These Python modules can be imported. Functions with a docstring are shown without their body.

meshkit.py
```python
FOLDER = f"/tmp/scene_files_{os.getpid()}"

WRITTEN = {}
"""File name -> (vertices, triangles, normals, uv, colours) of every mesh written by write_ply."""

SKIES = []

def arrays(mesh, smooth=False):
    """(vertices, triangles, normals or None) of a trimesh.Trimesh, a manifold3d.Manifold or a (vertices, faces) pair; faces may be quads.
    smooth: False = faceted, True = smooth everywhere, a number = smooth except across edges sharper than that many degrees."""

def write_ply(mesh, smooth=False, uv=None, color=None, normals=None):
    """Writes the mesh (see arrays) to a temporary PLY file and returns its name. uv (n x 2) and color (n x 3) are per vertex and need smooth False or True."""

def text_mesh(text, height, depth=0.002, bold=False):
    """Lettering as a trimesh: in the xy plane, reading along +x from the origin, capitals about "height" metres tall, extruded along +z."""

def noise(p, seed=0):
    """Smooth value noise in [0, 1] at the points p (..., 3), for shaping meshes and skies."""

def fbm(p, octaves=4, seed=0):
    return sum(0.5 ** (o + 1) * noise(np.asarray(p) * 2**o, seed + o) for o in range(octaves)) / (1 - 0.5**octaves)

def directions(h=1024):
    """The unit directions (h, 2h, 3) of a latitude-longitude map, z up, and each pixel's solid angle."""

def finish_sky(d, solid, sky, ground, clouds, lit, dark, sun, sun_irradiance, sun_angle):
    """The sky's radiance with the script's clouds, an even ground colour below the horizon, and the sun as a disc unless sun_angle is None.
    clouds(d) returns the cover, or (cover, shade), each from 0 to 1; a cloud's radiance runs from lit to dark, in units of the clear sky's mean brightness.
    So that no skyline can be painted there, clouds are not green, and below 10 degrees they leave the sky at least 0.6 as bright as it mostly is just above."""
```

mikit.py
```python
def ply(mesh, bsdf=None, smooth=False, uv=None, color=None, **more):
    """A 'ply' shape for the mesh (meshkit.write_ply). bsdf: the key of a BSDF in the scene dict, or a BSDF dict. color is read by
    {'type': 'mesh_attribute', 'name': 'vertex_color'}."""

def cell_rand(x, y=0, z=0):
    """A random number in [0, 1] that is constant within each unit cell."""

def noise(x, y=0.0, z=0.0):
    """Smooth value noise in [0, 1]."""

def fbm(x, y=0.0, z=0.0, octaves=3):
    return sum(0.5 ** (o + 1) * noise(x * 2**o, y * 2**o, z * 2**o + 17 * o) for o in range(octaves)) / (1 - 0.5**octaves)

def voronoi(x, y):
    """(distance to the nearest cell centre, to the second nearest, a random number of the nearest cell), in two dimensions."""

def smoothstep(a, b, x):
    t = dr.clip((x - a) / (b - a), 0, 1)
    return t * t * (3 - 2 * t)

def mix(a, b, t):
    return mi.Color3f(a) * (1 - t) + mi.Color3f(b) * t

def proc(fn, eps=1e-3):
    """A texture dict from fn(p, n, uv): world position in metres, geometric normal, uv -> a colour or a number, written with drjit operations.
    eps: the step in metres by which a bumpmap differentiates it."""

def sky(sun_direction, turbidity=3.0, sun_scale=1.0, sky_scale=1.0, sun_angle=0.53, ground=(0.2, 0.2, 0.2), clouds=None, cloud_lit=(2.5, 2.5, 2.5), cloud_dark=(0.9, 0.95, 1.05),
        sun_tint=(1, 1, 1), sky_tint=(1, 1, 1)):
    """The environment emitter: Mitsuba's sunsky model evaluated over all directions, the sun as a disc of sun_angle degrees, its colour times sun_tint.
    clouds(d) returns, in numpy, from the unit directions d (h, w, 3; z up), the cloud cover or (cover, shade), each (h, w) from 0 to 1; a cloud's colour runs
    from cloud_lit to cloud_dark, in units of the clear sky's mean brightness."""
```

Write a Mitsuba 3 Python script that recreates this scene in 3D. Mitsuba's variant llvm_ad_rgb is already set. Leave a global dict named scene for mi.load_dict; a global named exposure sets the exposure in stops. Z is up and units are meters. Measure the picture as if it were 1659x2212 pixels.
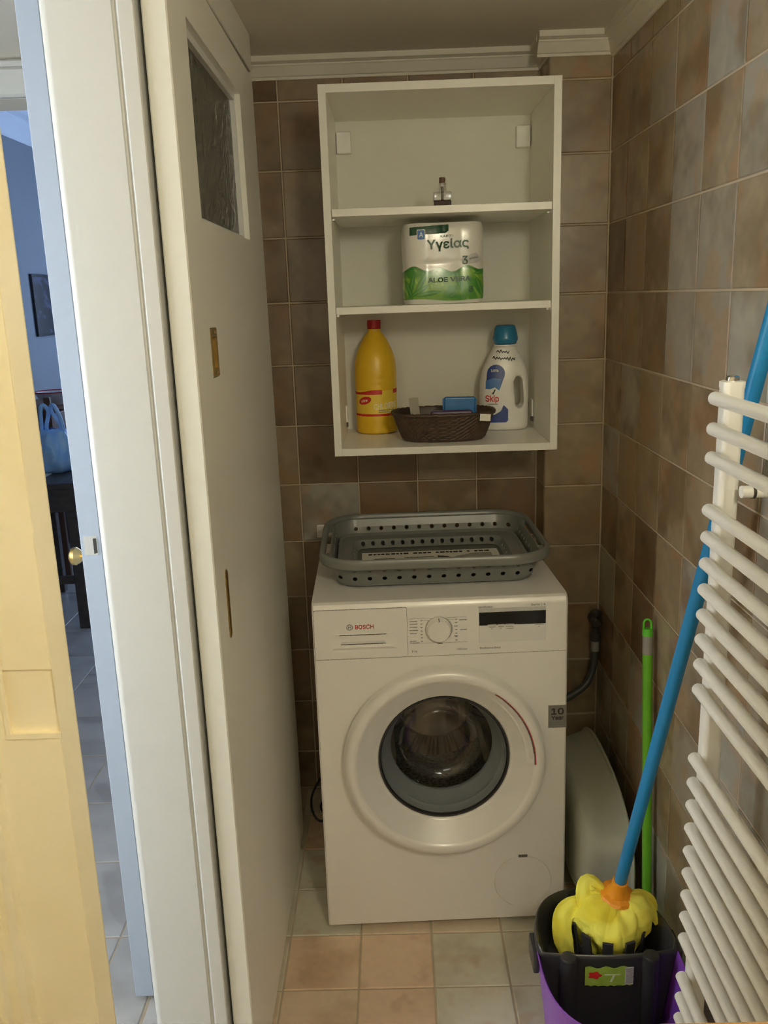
import math, random
import numpy as np, trimesh, manifold3d
import drjit as dr
import mitsuba as mi
import mikit, meshkit
from mikit import proc, noise, fbm, mix, smoothstep, voronoi, cell_rand
from math import sin, cos, pi
rng = np.random.default_rng(7); random.seed(7)
scene, labels = {}, {}
T4 = mi.ScalarTransform4f

# ------------------------------------------------------------------ camera
F_PX, W_PX, H_PX = 1876.2, 1659, 2212
CAM = np.array([.2044, -1.8814, 1.5541]); YAW, PITCH, ROLL = -.0152, -.2428, -.0346
fwd = np.array([sin(YAW)*cos(PITCH), cos(YAW)*cos(PITCH), sin(PITCH)])
rgt = np.array([cos(YAW), -sin(YAW), 0.]); up0 = np.cross(rgt, fwd)
upv = -rgt*sin(ROLL) + up0*cos(ROLL)
scene['camera'] = {'type': 'perspective', 'fov': 2*math.degrees(math.atan(W_PX/2/F_PX)), 'fov_axis': 'x', 'near_clip': .02, 'far_clip': 40.,
                   'to_world': T4().look_at(origin=CAM.tolist(), target=(CAM+fwd).tolist(), up=upv.tolist())}
# ------------------------------------------------------------------ light levels (used by the lamp and window builders)
exposure = 0.32
BATH_LAMP = np.array([1., .92, .68])*56
HALL_DAY = np.array([.92, .98, 1.04])*7.
ROOM_DAY = np.array([.48, .64, .95])*4.6

# ------------------------------------------------------------------ helpers
def num(name, pool=None):
    pool = scene if pool is None else pool
    used = lambda k: k in labels or any(s == k or s.startswith(k+'__') for s in scene)
    if not used(name): return name
    i = 1
    while used(f'{name}_{i:03d}'): i += 1
    return f'{name}_{i:03d}'
def thing(name, label, cat=None, group=None, kind=None):
    k = num(name); labels[k] = {'label': label}
    if cat: labels[k]['category'] = cat
    if group: labels[k]['group'] = group
    if kind: labels[k]['kind'] = kind
    return k
_cnt = {}
def part(parent, name, mesh, bsdf, smooth=30, label=None, uv=None, emit=None, kind=None):
    base = f'{parent}__{name}'
    n = _cnt.get(base, 0); _cnt[base] = n+1
    key = base if n == 0 else f'{base}_{n:03d}'
    if uv is not None: smooth = False if smooth == 30 else smooth
    d = mikit.ply(mesh, bsdf, smooth=smooth, uv=uv)
    if emit is not None: d['emitter'] = {'type': 'area', 'radiance': {'type': 'rgb', 'value': [float(x) for x in emit]}}
    scene[key] = d
    if label or kind:
        labels[key] = {}
        if label: labels[key]['label'] = label
        if kind: labels[key]['kind'] = kind
    return key
def single(name, mesh, bsdf, label, cat=None, kind=None, smooth=30, group=None, uv=None):
    k = thing(name, label, cat, group, kind)
    scene[k] = mikit.ply(mesh, bsdf, smooth=smooth, uv=uv)
    return k
def tm(v, f): return trimesh.Trimesh(np.asarray(v, float), np.asarray(f, int), process=False)
def cat(*ms): return trimesh.util.concatenate([m for m in ms])
def M2T(m):
    q = m.to_mesh(); return tm(q.vert_properties[:, :3], q.tri_verts)
def T2M(m): return manifold3d.Manifold(manifold3d.Mesh(np.asarray(m.vertices, np.float32), np.asarray(m.faces, np.uint32)))
def hull(pts): return M2T(manifold3d.Manifold.hull_points(np.asarray(pts, float)))
def box(x0, x1, y0, y1, z0, z1, b=0.):
    if b <= 0:
        v = [[x, y, z] for x in (x0, x1) for y in (y0, y1) for z in (z0, z1)]
        return hull(v)
    P = []
    for x, sx in ((x0, 1), (x1, -1)):
        for y, sy in ((y0, 1), (y1, -1)):
            for z, sz in ((z0, 1), (z1, -1)):
                P += [[x, y+sy*b, z+sz*b], [x+sx*b, y, z+sz*b], [x+sx*b, y+sy*b, z]]
    return hull(P)
def rbox(x0, x1, y0, y1, z0, z1, r, n=8):
    a = np.arange(n)*2*pi/n; e = np.linspace(-pi/2, pi/2, n//2+1)
    s = np.array([[cos(t)*cos(p), sin(t)*cos(p), sin(p)] for p in e for t in a])*r
    return hull(np.vstack([s+[x, y, z] for x in (x0+r, x1-r) for y in (y0+r, y1-r) for z in (z0+r, z1-r)]))
def grid_mesh(P, close_u=False, close_v=False):
    """P (nv, nu, 3) -> mesh"""
    P = np.asarray(P, float); nv, nu = P.shape[:2]
    I = np.arange(nv*nu).reshape(nv, nu)
    if close_u: I = np.hstack([I, I[:, :1]])
    if close_v: I = np.vstack([I, I[:1]])
    a, b, c, d = I[:-1, :-1], I[:-1, 1:], I[1:, 1:], I[1:, :-1]
    f = np.vstack([np.stack([a, b, c], -1).reshape(-1, 3), np.stack([a, c, d], -1).reshape(-1, 3)])
    return tm(P.reshape(-1, 3), f)
def loft(rings, caps=True):
    m = grid_mesh(rings, close_u=True); v = m.vertices; f = m.faces
    if caps:
        n = len(rings[0]); L = len(v)
        c0, c1 = np.mean(rings[0], 0), np.mean(rings[-1], 0)
        v = np.vstack([v, [c0, c1]]); o = (len(rings)-1)*n
        i = np.arange(n); j = (i+1) % n
        f = np.vstack([f, np.stack([j, i, i*0+L], 1), np.stack([o+i, o+j, i*0+L+1], 1)])
    return tm(v, f)
def lathe(prof, n=48, caps=False, close=False):
    prof = np.asarray(prof, float); a = np.arange(n)*2*pi/n
    R = [np.stack([r*np.cos(a), r*np.sin(a), a*0+z], 1) for r, z in prof]
    if close: R = R+[R[0]]
    return loft(R, caps)
def tube(path, r, n=12, caps=True, flat=None):
    p = np.asarray(path, float); r = np.broadcast_to(r, (len(p),))
    t = np.gradient(p, axis=0); t /= np.linalg.norm(t, axis=1, keepdims=True)+1e-12
    a = np.cross(t[0], [0, 0, 1.] if abs(t[0][2]) < .9 else [1., 0, 0]); a /= np.linalg.norm(a)
    rings = []; ang = np.arange(n)*2*pi/n
    for i in range(len(p)):
        a = a-t[i]*(a@t[i]); a /= np.linalg.norm(a); b = np.cross(t[i], a)
        rings.append(p[i]+r[i]*(np.cos(ang)[:, None]*a+np.sin(ang)[:, None]*b))
    return loft(rings, caps)
def smooth_path(pts, n=40):
    from scipy.interpolate import CubicSpline
    pts = np.asarray(pts, float); s = np.r_[0, np.cumsum(np.linalg.norm(np.diff(pts, axis=0), axis=1))]
    return CubicSpline(s, pts)(np.linspace(0, s[-1], n))
def xf(m, R=None, t=(0, 0, 0)):
    m = m.copy()
    v = np.asarray(m.vertices)
    if R is not None: v = v@np.asarray(R).T
    m.vertices = v+np.asarray(t, float); return m
def Rx(a): return np.array([[1, 0, 0], [0, cos(a), -sin(a)], [0, sin(a), cos(a)]])
def Ry(a): return np.array([[cos(a), 0, sin(a)], [0, 1, 0], [-sin(a), 0, cos(a)]])
def Rz(a): return np.array([[cos(a), -sin(a), 0], [sin(a), cos(a), 0], [0, 0, 1]])
FRONT = np.array([[1, 0, 0], [0, 0, -1], [0, 1, 0.]])   # local (x, y up, z out) -> world facing -y
def prism(poly, z0, z1):
    """poly: 2-D outline (ccw), extruded in z"""
    cs = manifold3d.CrossSection([np.asarray(poly, float)])
    return xf(M2T(manifold3d.Manifold.extrude(cs, z1-z0)), None, (0, 0, z0))
def text(s, h, d=.0006, bold=False, center=True):
    m = meshkit.text_mesh(s, h, d, bold)
    if center:
        c = (m.bounds[0]+m.bounds[1])/2; m.vertices = m.vertices-[c[0], h/2, 0]
    return m
def front_text(s, h, x, y, z, bold=False, w=None, rot=0., d=.0006, center=True):
    m = text(s, h, d, bold, center)
    if w: m.vertices = m.vertices*[w/(m.bounds[1][0]-m.bounds[0][0]), 1, 1]
    return xf(xf(m, Rz(rot)), FRONT, (x, y, z))
def rrect(hx, hy, r, n=8):
    out = []
    for cx, cy, a0 in ((hx-r, hy-r, 0), (-hx+r, hy-r, pi/2), (-hx+r, -hy+r, pi), (hx-r, -hy+r, 1.5*pi)):
        for a in np.linspace(a0, a0+pi/2, n): out.append([cx+r*cos(a), cy+r*sin(a)])
    return np.array(out)
def sup(hx, hy, e, n=64):
    a = np.arange(n)*2*pi/n; c, s = np.cos(a), np.sin(a)
    return np.stack([hx*np.sign(c)*np.abs(c)**(2/e), hy*np.sign(s)*np.abs(s)**(2/e)], 1)
def ring3(o, z): return np.column_stack([o, np.full(len(o), z)])

# ------------------------------------------------------------------ materials
def rgb(c): return {'type': 'rgb', 'value': [float(x) for x in c]}
def pr(key, c, rough=.5, spec=.5, metal=0., coat=0., sheen=0., two=True):
    d = {'type': 'principled', 'base_color': c if isinstance(c, dict) else rgb(c), 'roughness': rough, 'specular': spec, 'metallic': metal}
    if coat: d['clearcoat'] = coat; d['clearcoat_gloss'] = .9
    if sheen: d['sheen'] = sheen
    scene[key] = {'type': 'twosided', 'bsdf': d} if two else d
    return key
pr('paint_white', proc(lambda p, n, uv: mix((.61, .615, .60), (.585, .59, .575), fbm(p.x*9, p.y*9, p.z*2.5)*.6)), .38)
pr('paint_door', proc(lambda p, n, uv: mix((.74, .73, .67), (.70, .69, .62), fbm(p.x*6, p.y*6, p.z*1.7)*.7)), .35)
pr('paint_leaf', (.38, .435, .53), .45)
pr('paint_far', (.76, .81, .87), .45)
pr('paint_cream', proc(lambda p, n, uv: mix((.92, .85, .65), (.89, .81, .59), smoothstep(.35, .7, fbm(p.x*9, p.y*9, p.z*7)))), .42)
pr('plaster', proc(lambda p, n, uv: mix((.60, .57, .50), (.55, .52, .45), fbm(p.x*5, p.y*5, p.z*5))), .8)
pr('cornice_paint', (.66, .63, .55), .7)
pr('grout', proc(lambda p, n, uv: mix((.50, .42, .31), (.42, .35, .26), fbm(p.x*20, p.y*20, p.z*20))), .9)
pr('grout_floor', proc(lambda p, n, uv: mix((.50, .43, .33), (.38, .31, .23), fbm(p.x*20, p.y*20, p.z*20))), .9)
def tile_color(p, n, uv):
    s = uv.y*61.0
    a = fbm(p.x*7+s, p.y*7-s, p.z*7+s*.5, octaves=4)
    b = fbm(p.x*16-s, p.y*16+s*.3, p.z*10+s, octaves=3)
    c = fbm(p.x*60+s, p.y*60, p.z*60, octaves=2)
    t = uv.x
    base = mix((.45, .43, .375), (.385, .30, .195), smoothstep(0., .5, t))
    base = mix(base, mi.Color3f(.22, .15, .09), smoothstep(.5, 1., t))
    base = mix(base, base*mi.Color3f(.64, .58, .50), smoothstep(.46, .70, a)*.9)
    base = mix(base, base*mi.Color3f(1.12, .90, .74), smoothstep(.52, .66, b)*.8)
    base = mix(base, base*mi.Color3f(1.17, 1.16, 1.10), smoothstep(.52, .68, 1-b)*.8)
    return .70*base*(.94+.12*c)
pr('tile_glaze', proc(tile_color), .33, .5)
pr('tile_plain', proc(lambda p, n, uv: mix((.23, .20, .15), (.21, .16, .12), fbm(p.x*6, p.y*6, p.z*6))), .33)
def floor_color(p, n, uv):
    s = uv.y*47.0
    a = fbm(p.x*9+s, p.y*9-s, s, octaves=4); b = fbm(p.x*20-s, p.y*20+s, s, octaves=3); c = fbm(p.x*80, p.y*80, s, octaves=2)
    base = mix((.62, .60, .49), (.72, .54, .385), smoothstep(.2, .8, uv.x))
    base = mix(base, base*mi.Color3f(.74, .68, .62), smoothstep(.45, .75, a)*.8)
    base = mix(base, mi.Color3f(.50, .34, .23), smoothstep(.55, .75, b)*.5)
    return base*(.94+.12*c)
pr('floor_glaze', proc(floor_color), .36, .5)
def far_floor(p, n, uv):
    s = uv.y*31.0
    a = fbm(p.x*5+s, p.y*9-s, s, octaves=4); w = noise(p.x*14+p.y*9+s, p.y*3, s)
    base = mix((.50, .49, .48), (.40, .39, .38), smoothstep(.35, .75, a))
    return mix(base, mi.Color3f(.33, .31, .31), smoothstep(.62, .85, w*a*1.9)*.5)
pr('far_floor_glaze', proc(far_floor), .3, .5)
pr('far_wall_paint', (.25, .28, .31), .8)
pr('appliance', (.79, .77, .73), .28, .5, coat=.3)
pr('appliance_ring', (.72, .71, .69), .35, .4)
pr('appliance_gray', (.62, .62, .61), .4)
pr('seam_dark', (.10, .09, .08), .6)
pr('seam_soft', (.36, .34, .30), .6)
pr('black_gloss', (.008, .008, .009), .12)
pr('black_matte', (.018, .018, .018), .5)
pr('print_gray', (.20, .20, .20), .6)
pr('print_black', (.02, .02, .02), .5)
pr('print_red', (.42, .03, .03), .5)
pr('print_white', (.80, .80, .78), .5)
pr('rubber_gray', (.20, .225, .24), .42)
pr('drum_steel', proc(lambda p, n, uv: mix((.055, .052, .042), (.008, .008, .007), smoothstep(.40, .25, voronoi(dr.atan2(p.z-.469, p.x-.30)*15, p.y*95)[0]))), .35, metal=.6)
pr('drum_steel_reflection', proc(lambda p, n, uv: mix((.30, .25, .18), (.13, .105, .075), smoothstep(.3, .7, noise(p.x*60, 2, p.z*9)))), .35, metal=.6)  # brown streaks paint a reflection in the door glass; paddles share this metal
scene['glass'] = {'type': 'dielectric', 'int_ior': 1.5}
scene['thin_glass'] = {'type': 'thindielectric', 'int_ior': 1.5}
pr('cabinet_white', (.74, .735, .70), .35)
pr('cabinet_back', (.62, .61, .54), .5)
pr('cabinet_edge', (.76, .75, .69), .35)
pr('radiator_paint', (.87, .87, .83), .3, coat=.3)
pr('chrome', (.75, .74, .72), .12, metal=1.)
pr('brass', proc(lambda p, n, uv: mix((.55, .40, .15), (.30, .20, .07), fbm(p.x*60, p.y*60, p.z*60))), .28, metal=.9)
pr('brass_bright', (.66, .48, .20), .22, metal=1.)
pr('bleach_yellow', (.74, .47, .02), .35)
pr('label_yellow', (.80, .58, .06), .4)
pr('cap_red', (.42, .012, .015), .4)
pr('label_red', (.52, .025, .02), .45)
pr('detergent_white', (.80, .79, .75), .35)
pr('cap_blue', (.02, .17, .33), .28)
pr('label_blue', (.02, .045, .20), .4)
pr('label_sky', (.06, .17, .42), .4)
pr('wicker', proc(lambda p, n, uv: mix((.032, .019, .013), (.07, .042, .028), fbm(p.x*90, p.y*90, p.z*90))), .5)
pr('card_gray', (.30, .28, .23), .7)
pr('card_white', (.75, .73, .68), .6)
pr('pack_blue', (.012, .13, .36), .35)
pr('pack_purple', (.05, .02, .07), .4)
pr('cork', (.12, .065, .04), .8)
scene['red_liquid'] = pr('dark_red', (.05, .006, .008), .12) and {'type': 'twosided', 'bsdf': {'type': 'roughplastic', 'diffuse_reflectance': rgb((.030, .004, .005)), 'alpha': .35}}
pr('basket_plastic', (.165, .172, .16), .33)
pr('basket_plastic_dark', (.12, .125, .118), .4)
pr('paper', (.66, .64, .58), .7)
pr('print_mid', (.30, .29, .27), .7)
pr('tub_plastic', (.40, .42, .35), .38)
pr('broom_green', (.12, .40, .02), .35)
pr('broom_cap', (.10, .50, .03), .35)
pr('band_gray', (.26, .25, .23), .5)
pr('bristle', (.12, .30, .05), .8)
pr('handle_blue', (.012, .20, .46), .38)
pr('socket_orange', (.80, .31, .02), .4)
def mop_col(p, n, uv):
    a = fbm(p.x*26, p.y*26, p.z*26, octaves=3)
    return mix((.87, .84, .13), (.80, .70, .05), smoothstep(.4, .8, a))
pr('mop_yellow', proc(mop_col), .85, sheen=.5)
pr('bucket_purple', (.20, .06, .43), .28)
pr('bucket_gray', (.030, .030, .032), .30)
pr('label_green', proc(lambda p, n, uv: mix((.22, .36, .04), (.34, .45, .08), fbm(p.x*60, 0, p.z*60))), .5)
pr('wood_light', proc(lambda p, n, uv: mix((.62, .40, .20), (.50, .29, .13), noise(p.x*14, p.y*160, p.z*160))), .45)
pr('dark_wood', proc(lambda p, n, uv: mix((.035, .03, .03), (.06, .05, .045), noise(p.x*40, p.y*6, p.z*60))), .4)
pr('brown_wood', (.12, .055, .03), .5)
pr('bag_blue', proc(lambda p, n, uv: mix((.20, .48, .95), (.50, .76, 1.0), fbm(p.x*30, p.y*30, p.z*18))), .35)
pr('bowl_white', (.7, .7, .7), .4)
pr('bowl_red', (.4, .03, .04), .4)
pr('paint_abstract', proc(lambda p, n, uv: mix((.012, .012, .018), (.05, .06, .11), smoothstep(.5, .75, fbm(p.y*9+p.z*7, p.z*14, 3, octaves=3)))), .5)
pr('frame_black', (.01, .01, .012), .4)
pr('valve_metal', (.10, .095, .085), .3, metal=.7)
pr('hose_gray', (.055, .06, .055), .45)
pr('socket_white', (.7, .68, .62), .4)
pr('cable_black', (.02, .02, .02), .5)
def frost(p, n, uv): return fbm(p.x*40, p.y*70, p.z*70, octaves=3)
scene['rippled_glass'] = {'type': 'bumpmap', 'arbitrary': proc(lambda p, n, uv: fbm(p.y*55, p.z*28, 1.5, octaves=3)*.011, eps=.002), 'scale': 1.0,
                          'bsdf': {'type': 'twosided', 'bsdf': {'type': 'principled', 'base_color': rgb((.060, .062, .050)), 'roughness': .12, 'specular': .7}}}

# ------------------------------------------------------------------ the room shell
S = .1765; YB, YP, XR, XP = .6628, .5312, .7879, .6240; Z0 = 1.016; XA = -.0837; V0 = .1865; CEIL = 2.180
G = .0020  # half a joint
def tile_mesh(o, eu, ev, w, h, th=.007, bev=.0022, tone=.5):
    """one tile: o = corner on the face plane, eu/ev in-plane axes; the face looks along eu x ev"""
    o, eu, ev = (np.asarray(q, float) for q in (o, eu, ev)); nn = np.cross(eu, ev)
    j = rng.uniform(-.0004, .0004)
    q = lambda a, b, d: o+eu*a+ev*b+nn*(d+j)
    v = [q(bev, bev, 0), q(w-bev, bev, 0), q(w-bev, h-bev, 0), q(bev, h-bev, 0)]
    v += [q(0, 0, -bev*.7), q(w, 0, -bev*.7), q(w, h, -bev*.7), q(0, h, -bev*.7)]
    v += [q(0, 0, -th), q(w, 0, -th), q(w, h, -th), q(0, h, -th)]
    f = [[0, 1, 2], [0, 2, 3]]
    for a, b in ((0, 4), (4, 8)):
        for i in range(4):
            k = (i+1) % 4; f += [[a+i, b+i, b+k], [a+i, b+k, a+k]]
    uv = np.tile([[tone, rng.random()]], (12, 1))
    return tm(v, f), uv
def cuts(lo, hi, ref, s):
    k = math.ceil((lo-ref)/s); out = [lo]
    while ref+k*s < hi-1e-6:
        if ref+k*s > lo+1e-6: out.append(ref+k*s)
        k += 1
    return out+[hi]
def tile_field(parent, us, vs, place, bsdf, tones=None):
    for i in range(len(us)-1):
        for j in range(len(vs)-1):
            w, h = us[i+1]-us[i]-2*G, vs[j+1]-vs[j]-2*G
            if w < .006 or h < .006: continue
            tone = tones(i, j) if tones else None
            if tone is None: tone = float(np.clip(rng.normal(.52, .28), 0, 1))
            o, eu, ev = place(us[i]+G, vs[j]+G)
            m, uv = tile_mesh(o, eu, ev, w, h, tone=tone)
            part(parent, 'tile', m, bsdf, smooth=False, uv=uv)
# floor of the laundry niche and bathroom
fl = thing('floor', 'square beige, grey and pinkish floor tiles in front of the washing machine', kind='structure')
part(fl, 'slab', box(-.40, .95, -3.3, .80, -.12, -.0025), 'grout_floor')
ftone = {(0, 0): .9, (1, 0): .95, (2, 0): .12, (3, 0): .2, (0, 1): .6, (1, 1): .95, (2, 1): .18, (3, 1): .05, (0, -1): .15, (1, -1): .55, (2, -1): .5, (3, -1): .1}
FX, FY = -.0946, -.018
fus = cuts(-.115, XR-.001, FX, S); fvs = cuts(-1.62, YB-.001, FY, S)
def ftones(i, j):
    a = round((fus[i]-FX)/S) if abs((fus[i]-FX)/S-round((fus[i]-FX)/S)) < .01 else -1
    b = -round((fvs[j]-FY)/S)-1
    return ftone.get((a, b))
tile_field(fl, fus, fvs, lambda a, b: ((a, b, 0), (1, 0, 0), (0, 1, 0)), 'floor_glaze', ftones)
part(fl, 'near_field', box(-.33, XR, -3.2, -1.625, -.010, 0), 'tile_plain')
# back wall, the boxed pillar in its right corner
wb = thing('wall_back', 'back wall of brownish square tiles behind the cabinet and washing machine', kind='structure')
part(wb, 'slab', box(-.30, .95, YB+.0025, YB+.15, 0, 2.3), 'grout')
btone = {(2, 5): .18}
bus = cuts(-.27, XP-.001, XA, S); bvs = cuts(.002, 2.135, Z0, S)
def btones(i, j):
    a = round((bus[i]-XA)/S); b = round((bvs[j]-Z0)/S)
    if a == 0 and b == -1: return .08
    return float(np.clip(rng.normal(.80, .15), .45, 1))  # browner than the pillar, shade around the cabinet darkened into the tile tone
tile_field(wb, bus, bvs, lambda a, b: ((a, YB, b), (1, 0, 0), (0, 0, 1)), 'tile_glaze', btones)
wp_ = thing('wall_pillar', 'tiled pillar boxed into the right back corner', kind='structure')
part(wp_, 'core', box(XP+.0025, .95, YP+.0025, YB+.1, 0, 2.3), 'grout')
tile_field(wp_, [XP, XR-.001], cuts(.002, 2.135, Z0, S), lambda a, b: ((a, YP, b), (1, 0, 0), (0, 0, 1)), 'tile_glaze',
           lambda i, j: float(np.clip(rng.normal(.58, .12), .3, .9)))
tile_field(wp_, [0, YB-YP-.006], cuts(.002, 2.135, Z0, S), lambda a, b: ((XP, YB-a-.003, b), (0, -1, 0), (0, 0, 1)), 'tile_glaze', lambda i, j: .7)
wr_ = thing('wall_right', 'right wall of grey, beige and pinkish square tiles behind the towel radiator', kind='structure')
part(wr_, 'slab', box(XR+.0025, .95, -3.3, YB+.1, 0, 2.3), 'grout')
rvs = cuts(.002, 2.135, Z0, S); rus = cuts(-YP+.001, 1.62, -V0, S)   # u runs along -y
rt = {}
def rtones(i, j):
    y = -rus[i]; base = .22 if y < .02 else .52  # tiles near the camera lean paler grey, light on them put into tone
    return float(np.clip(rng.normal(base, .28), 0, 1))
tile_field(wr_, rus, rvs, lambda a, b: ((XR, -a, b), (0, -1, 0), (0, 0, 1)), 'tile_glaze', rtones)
part(wr_, 'near_field', box(XR, XR+.01, -3.2, -1.625, 0, 2.2), 'tile_plain')
single('ceiling', box(-1.7, .95, -3.3, .80, CEIL, CEIL+.1), 'plaster', 'dull plaster ceiling over the laundry niche', kind='structure')
# plaster cornices
def cornice_prof(h=.052, d=.040):
    return np.array([[0, 0], [.004, 0], [.005, .006], [.009, .008], [d*.55, h*.55], [d*.62, h*.60], [d*.62, h*.66], [d*.74, h*.68], [d, h*.74], [d, h], [0, h]])
def cornice(p0, p1, out, z0, h=.052, d=.040, n=2, warp=0):
    """moulding from p0 to p1 (xy), its profile leaning along out"""
    pf = cornice_prof(h, d); rings = []
    for t in np.linspace(0, 1, n):
        c = np.array(p0)*(1-t)+np.array(p1)*t
        wz = warp*sin(pi*t*1.0)
        rings.append([[c[0]+out[0]*a, c[1]+out[1]*a, z0+b+(wz if b > h*.5 else 0)] for a, b in pf])
    return loft(rings)
ZC = 2.128
tr = thing('trim_1', 'painted plaster cornice along the top of the back wall and pillar', kind='structure')
part(tr, 'moulding', cornice((-.20, YB), (XP+.002, YB), (0, -1), ZC), 'cornice_paint', smooth=False)
part(tr, 'moulding', cornice((XP, YB), (XP, YP), (-1, 0), ZC, d=.032), 'cornice_paint', smooth=False)
part(tr, 'moulding', cornice((XP-.030, YP), (XR, YP), (0, -1), ZC), 'cornice_paint', smooth=False)
tr = thing('trim_2', 'painted plaster cornice along the top of the right tiled wall', kind='structure')
part(tr, 'moulding', cornice((XR, YP+.01), (XR, -3.2), (-1, 0), ZC-.006, h=.060, d=.034), 'cornice_paint', smooth=False)

# ------------------------------------------------------------------ left side: post, casing, sliding door
single('wall_left', box(-.288, -.156, -.47, YB+.02, 0, CEIL+.02, .002), 'paint_white', 'white painted wall stub behind the sliding door', kind='structure')
cs = thing('trim_3', 'white door casing with a beaded edge left of the sliding door', kind='structure')
outl = [[-.291, -.46], [-.291, -.488], [-.2885, -.494], [-.283, -.4975], [-.277, -.499], [-.1835, -.499], [-.183, -.4925], [-.1805, -.492], [-.1745, -.4985], [-.173, -.499], [-.153, -.498], [-.1515, -.496], [-.1515, -.46]]
part(cs, 'board', prism(outl[::1] if trimesh.path.util.is_ccw(np.array(outl+outl[:1])) else outl[::-1], .0, CEIL), 'paint_white', smooth=25)
# the sliding leaf: x from -.147 to -.108, with a glazed opening
XL = -.108; LT = .038; LY0, LY1, LZ1 = -.487, .425, 2.083
def warp_leaf(m):
    m = m.copy(); v = np.array(m.vertices)
    v[:, 0] += -.010*np.clip((v[:, 1]-LY0)/(LY1-LY0), 0, 1)*np.clip(v[:, 2]/LZ1, 0, 1)-.001*np.clip(v[:, 2]/LZ1, 0, 1)+.003
    m.vertices = v; return m
def sub(m, *cut):
    a = T2M(m)
    for c in cut: a = a-T2M(c)
    return M2T(a)
WY0, WY1, WZ0, WZ1 = -.352, .196, 1.690, 1.998
leaf = sub(box(XL-LT, XL, LY0, LY1, .006, LZ1, .0022), box(XL-LT-.01, XL+.01, WY0, WY1, WZ0, WZ1),
           box(XL-.006, XL+.01, -.362, -.306, 1.426, 1.512), hull([[x, -.395+.011*cos(a), z+.011*sin(a)] for x in (XL-.008, XL+.01) for z in (.969, 1.078) for a in np.linspace(0, 2*pi, 16)]))
d1 = thing('door_1', 'white sliding door leaf with a small glazed window and brass flush pulls', kind='structure')
lm = T2M(leaf).refine_to_length(.12)
part(d1, 'panel', warp_leaf(M2T(lm)), 'paint_door', smooth=25)
st = .016  # glazing bead
part(d1, 'glazing_bead', warp_leaf(sub(box(XL-.030, XL-.012, WY0-.001, WY1+.001, WZ0-.001, WZ1+.001), box(XL-.05, XL+.02, WY0+.012, WY1-.012, WZ0+.008, WZ1-.014))), 'paint_white', smooth=20)
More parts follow.
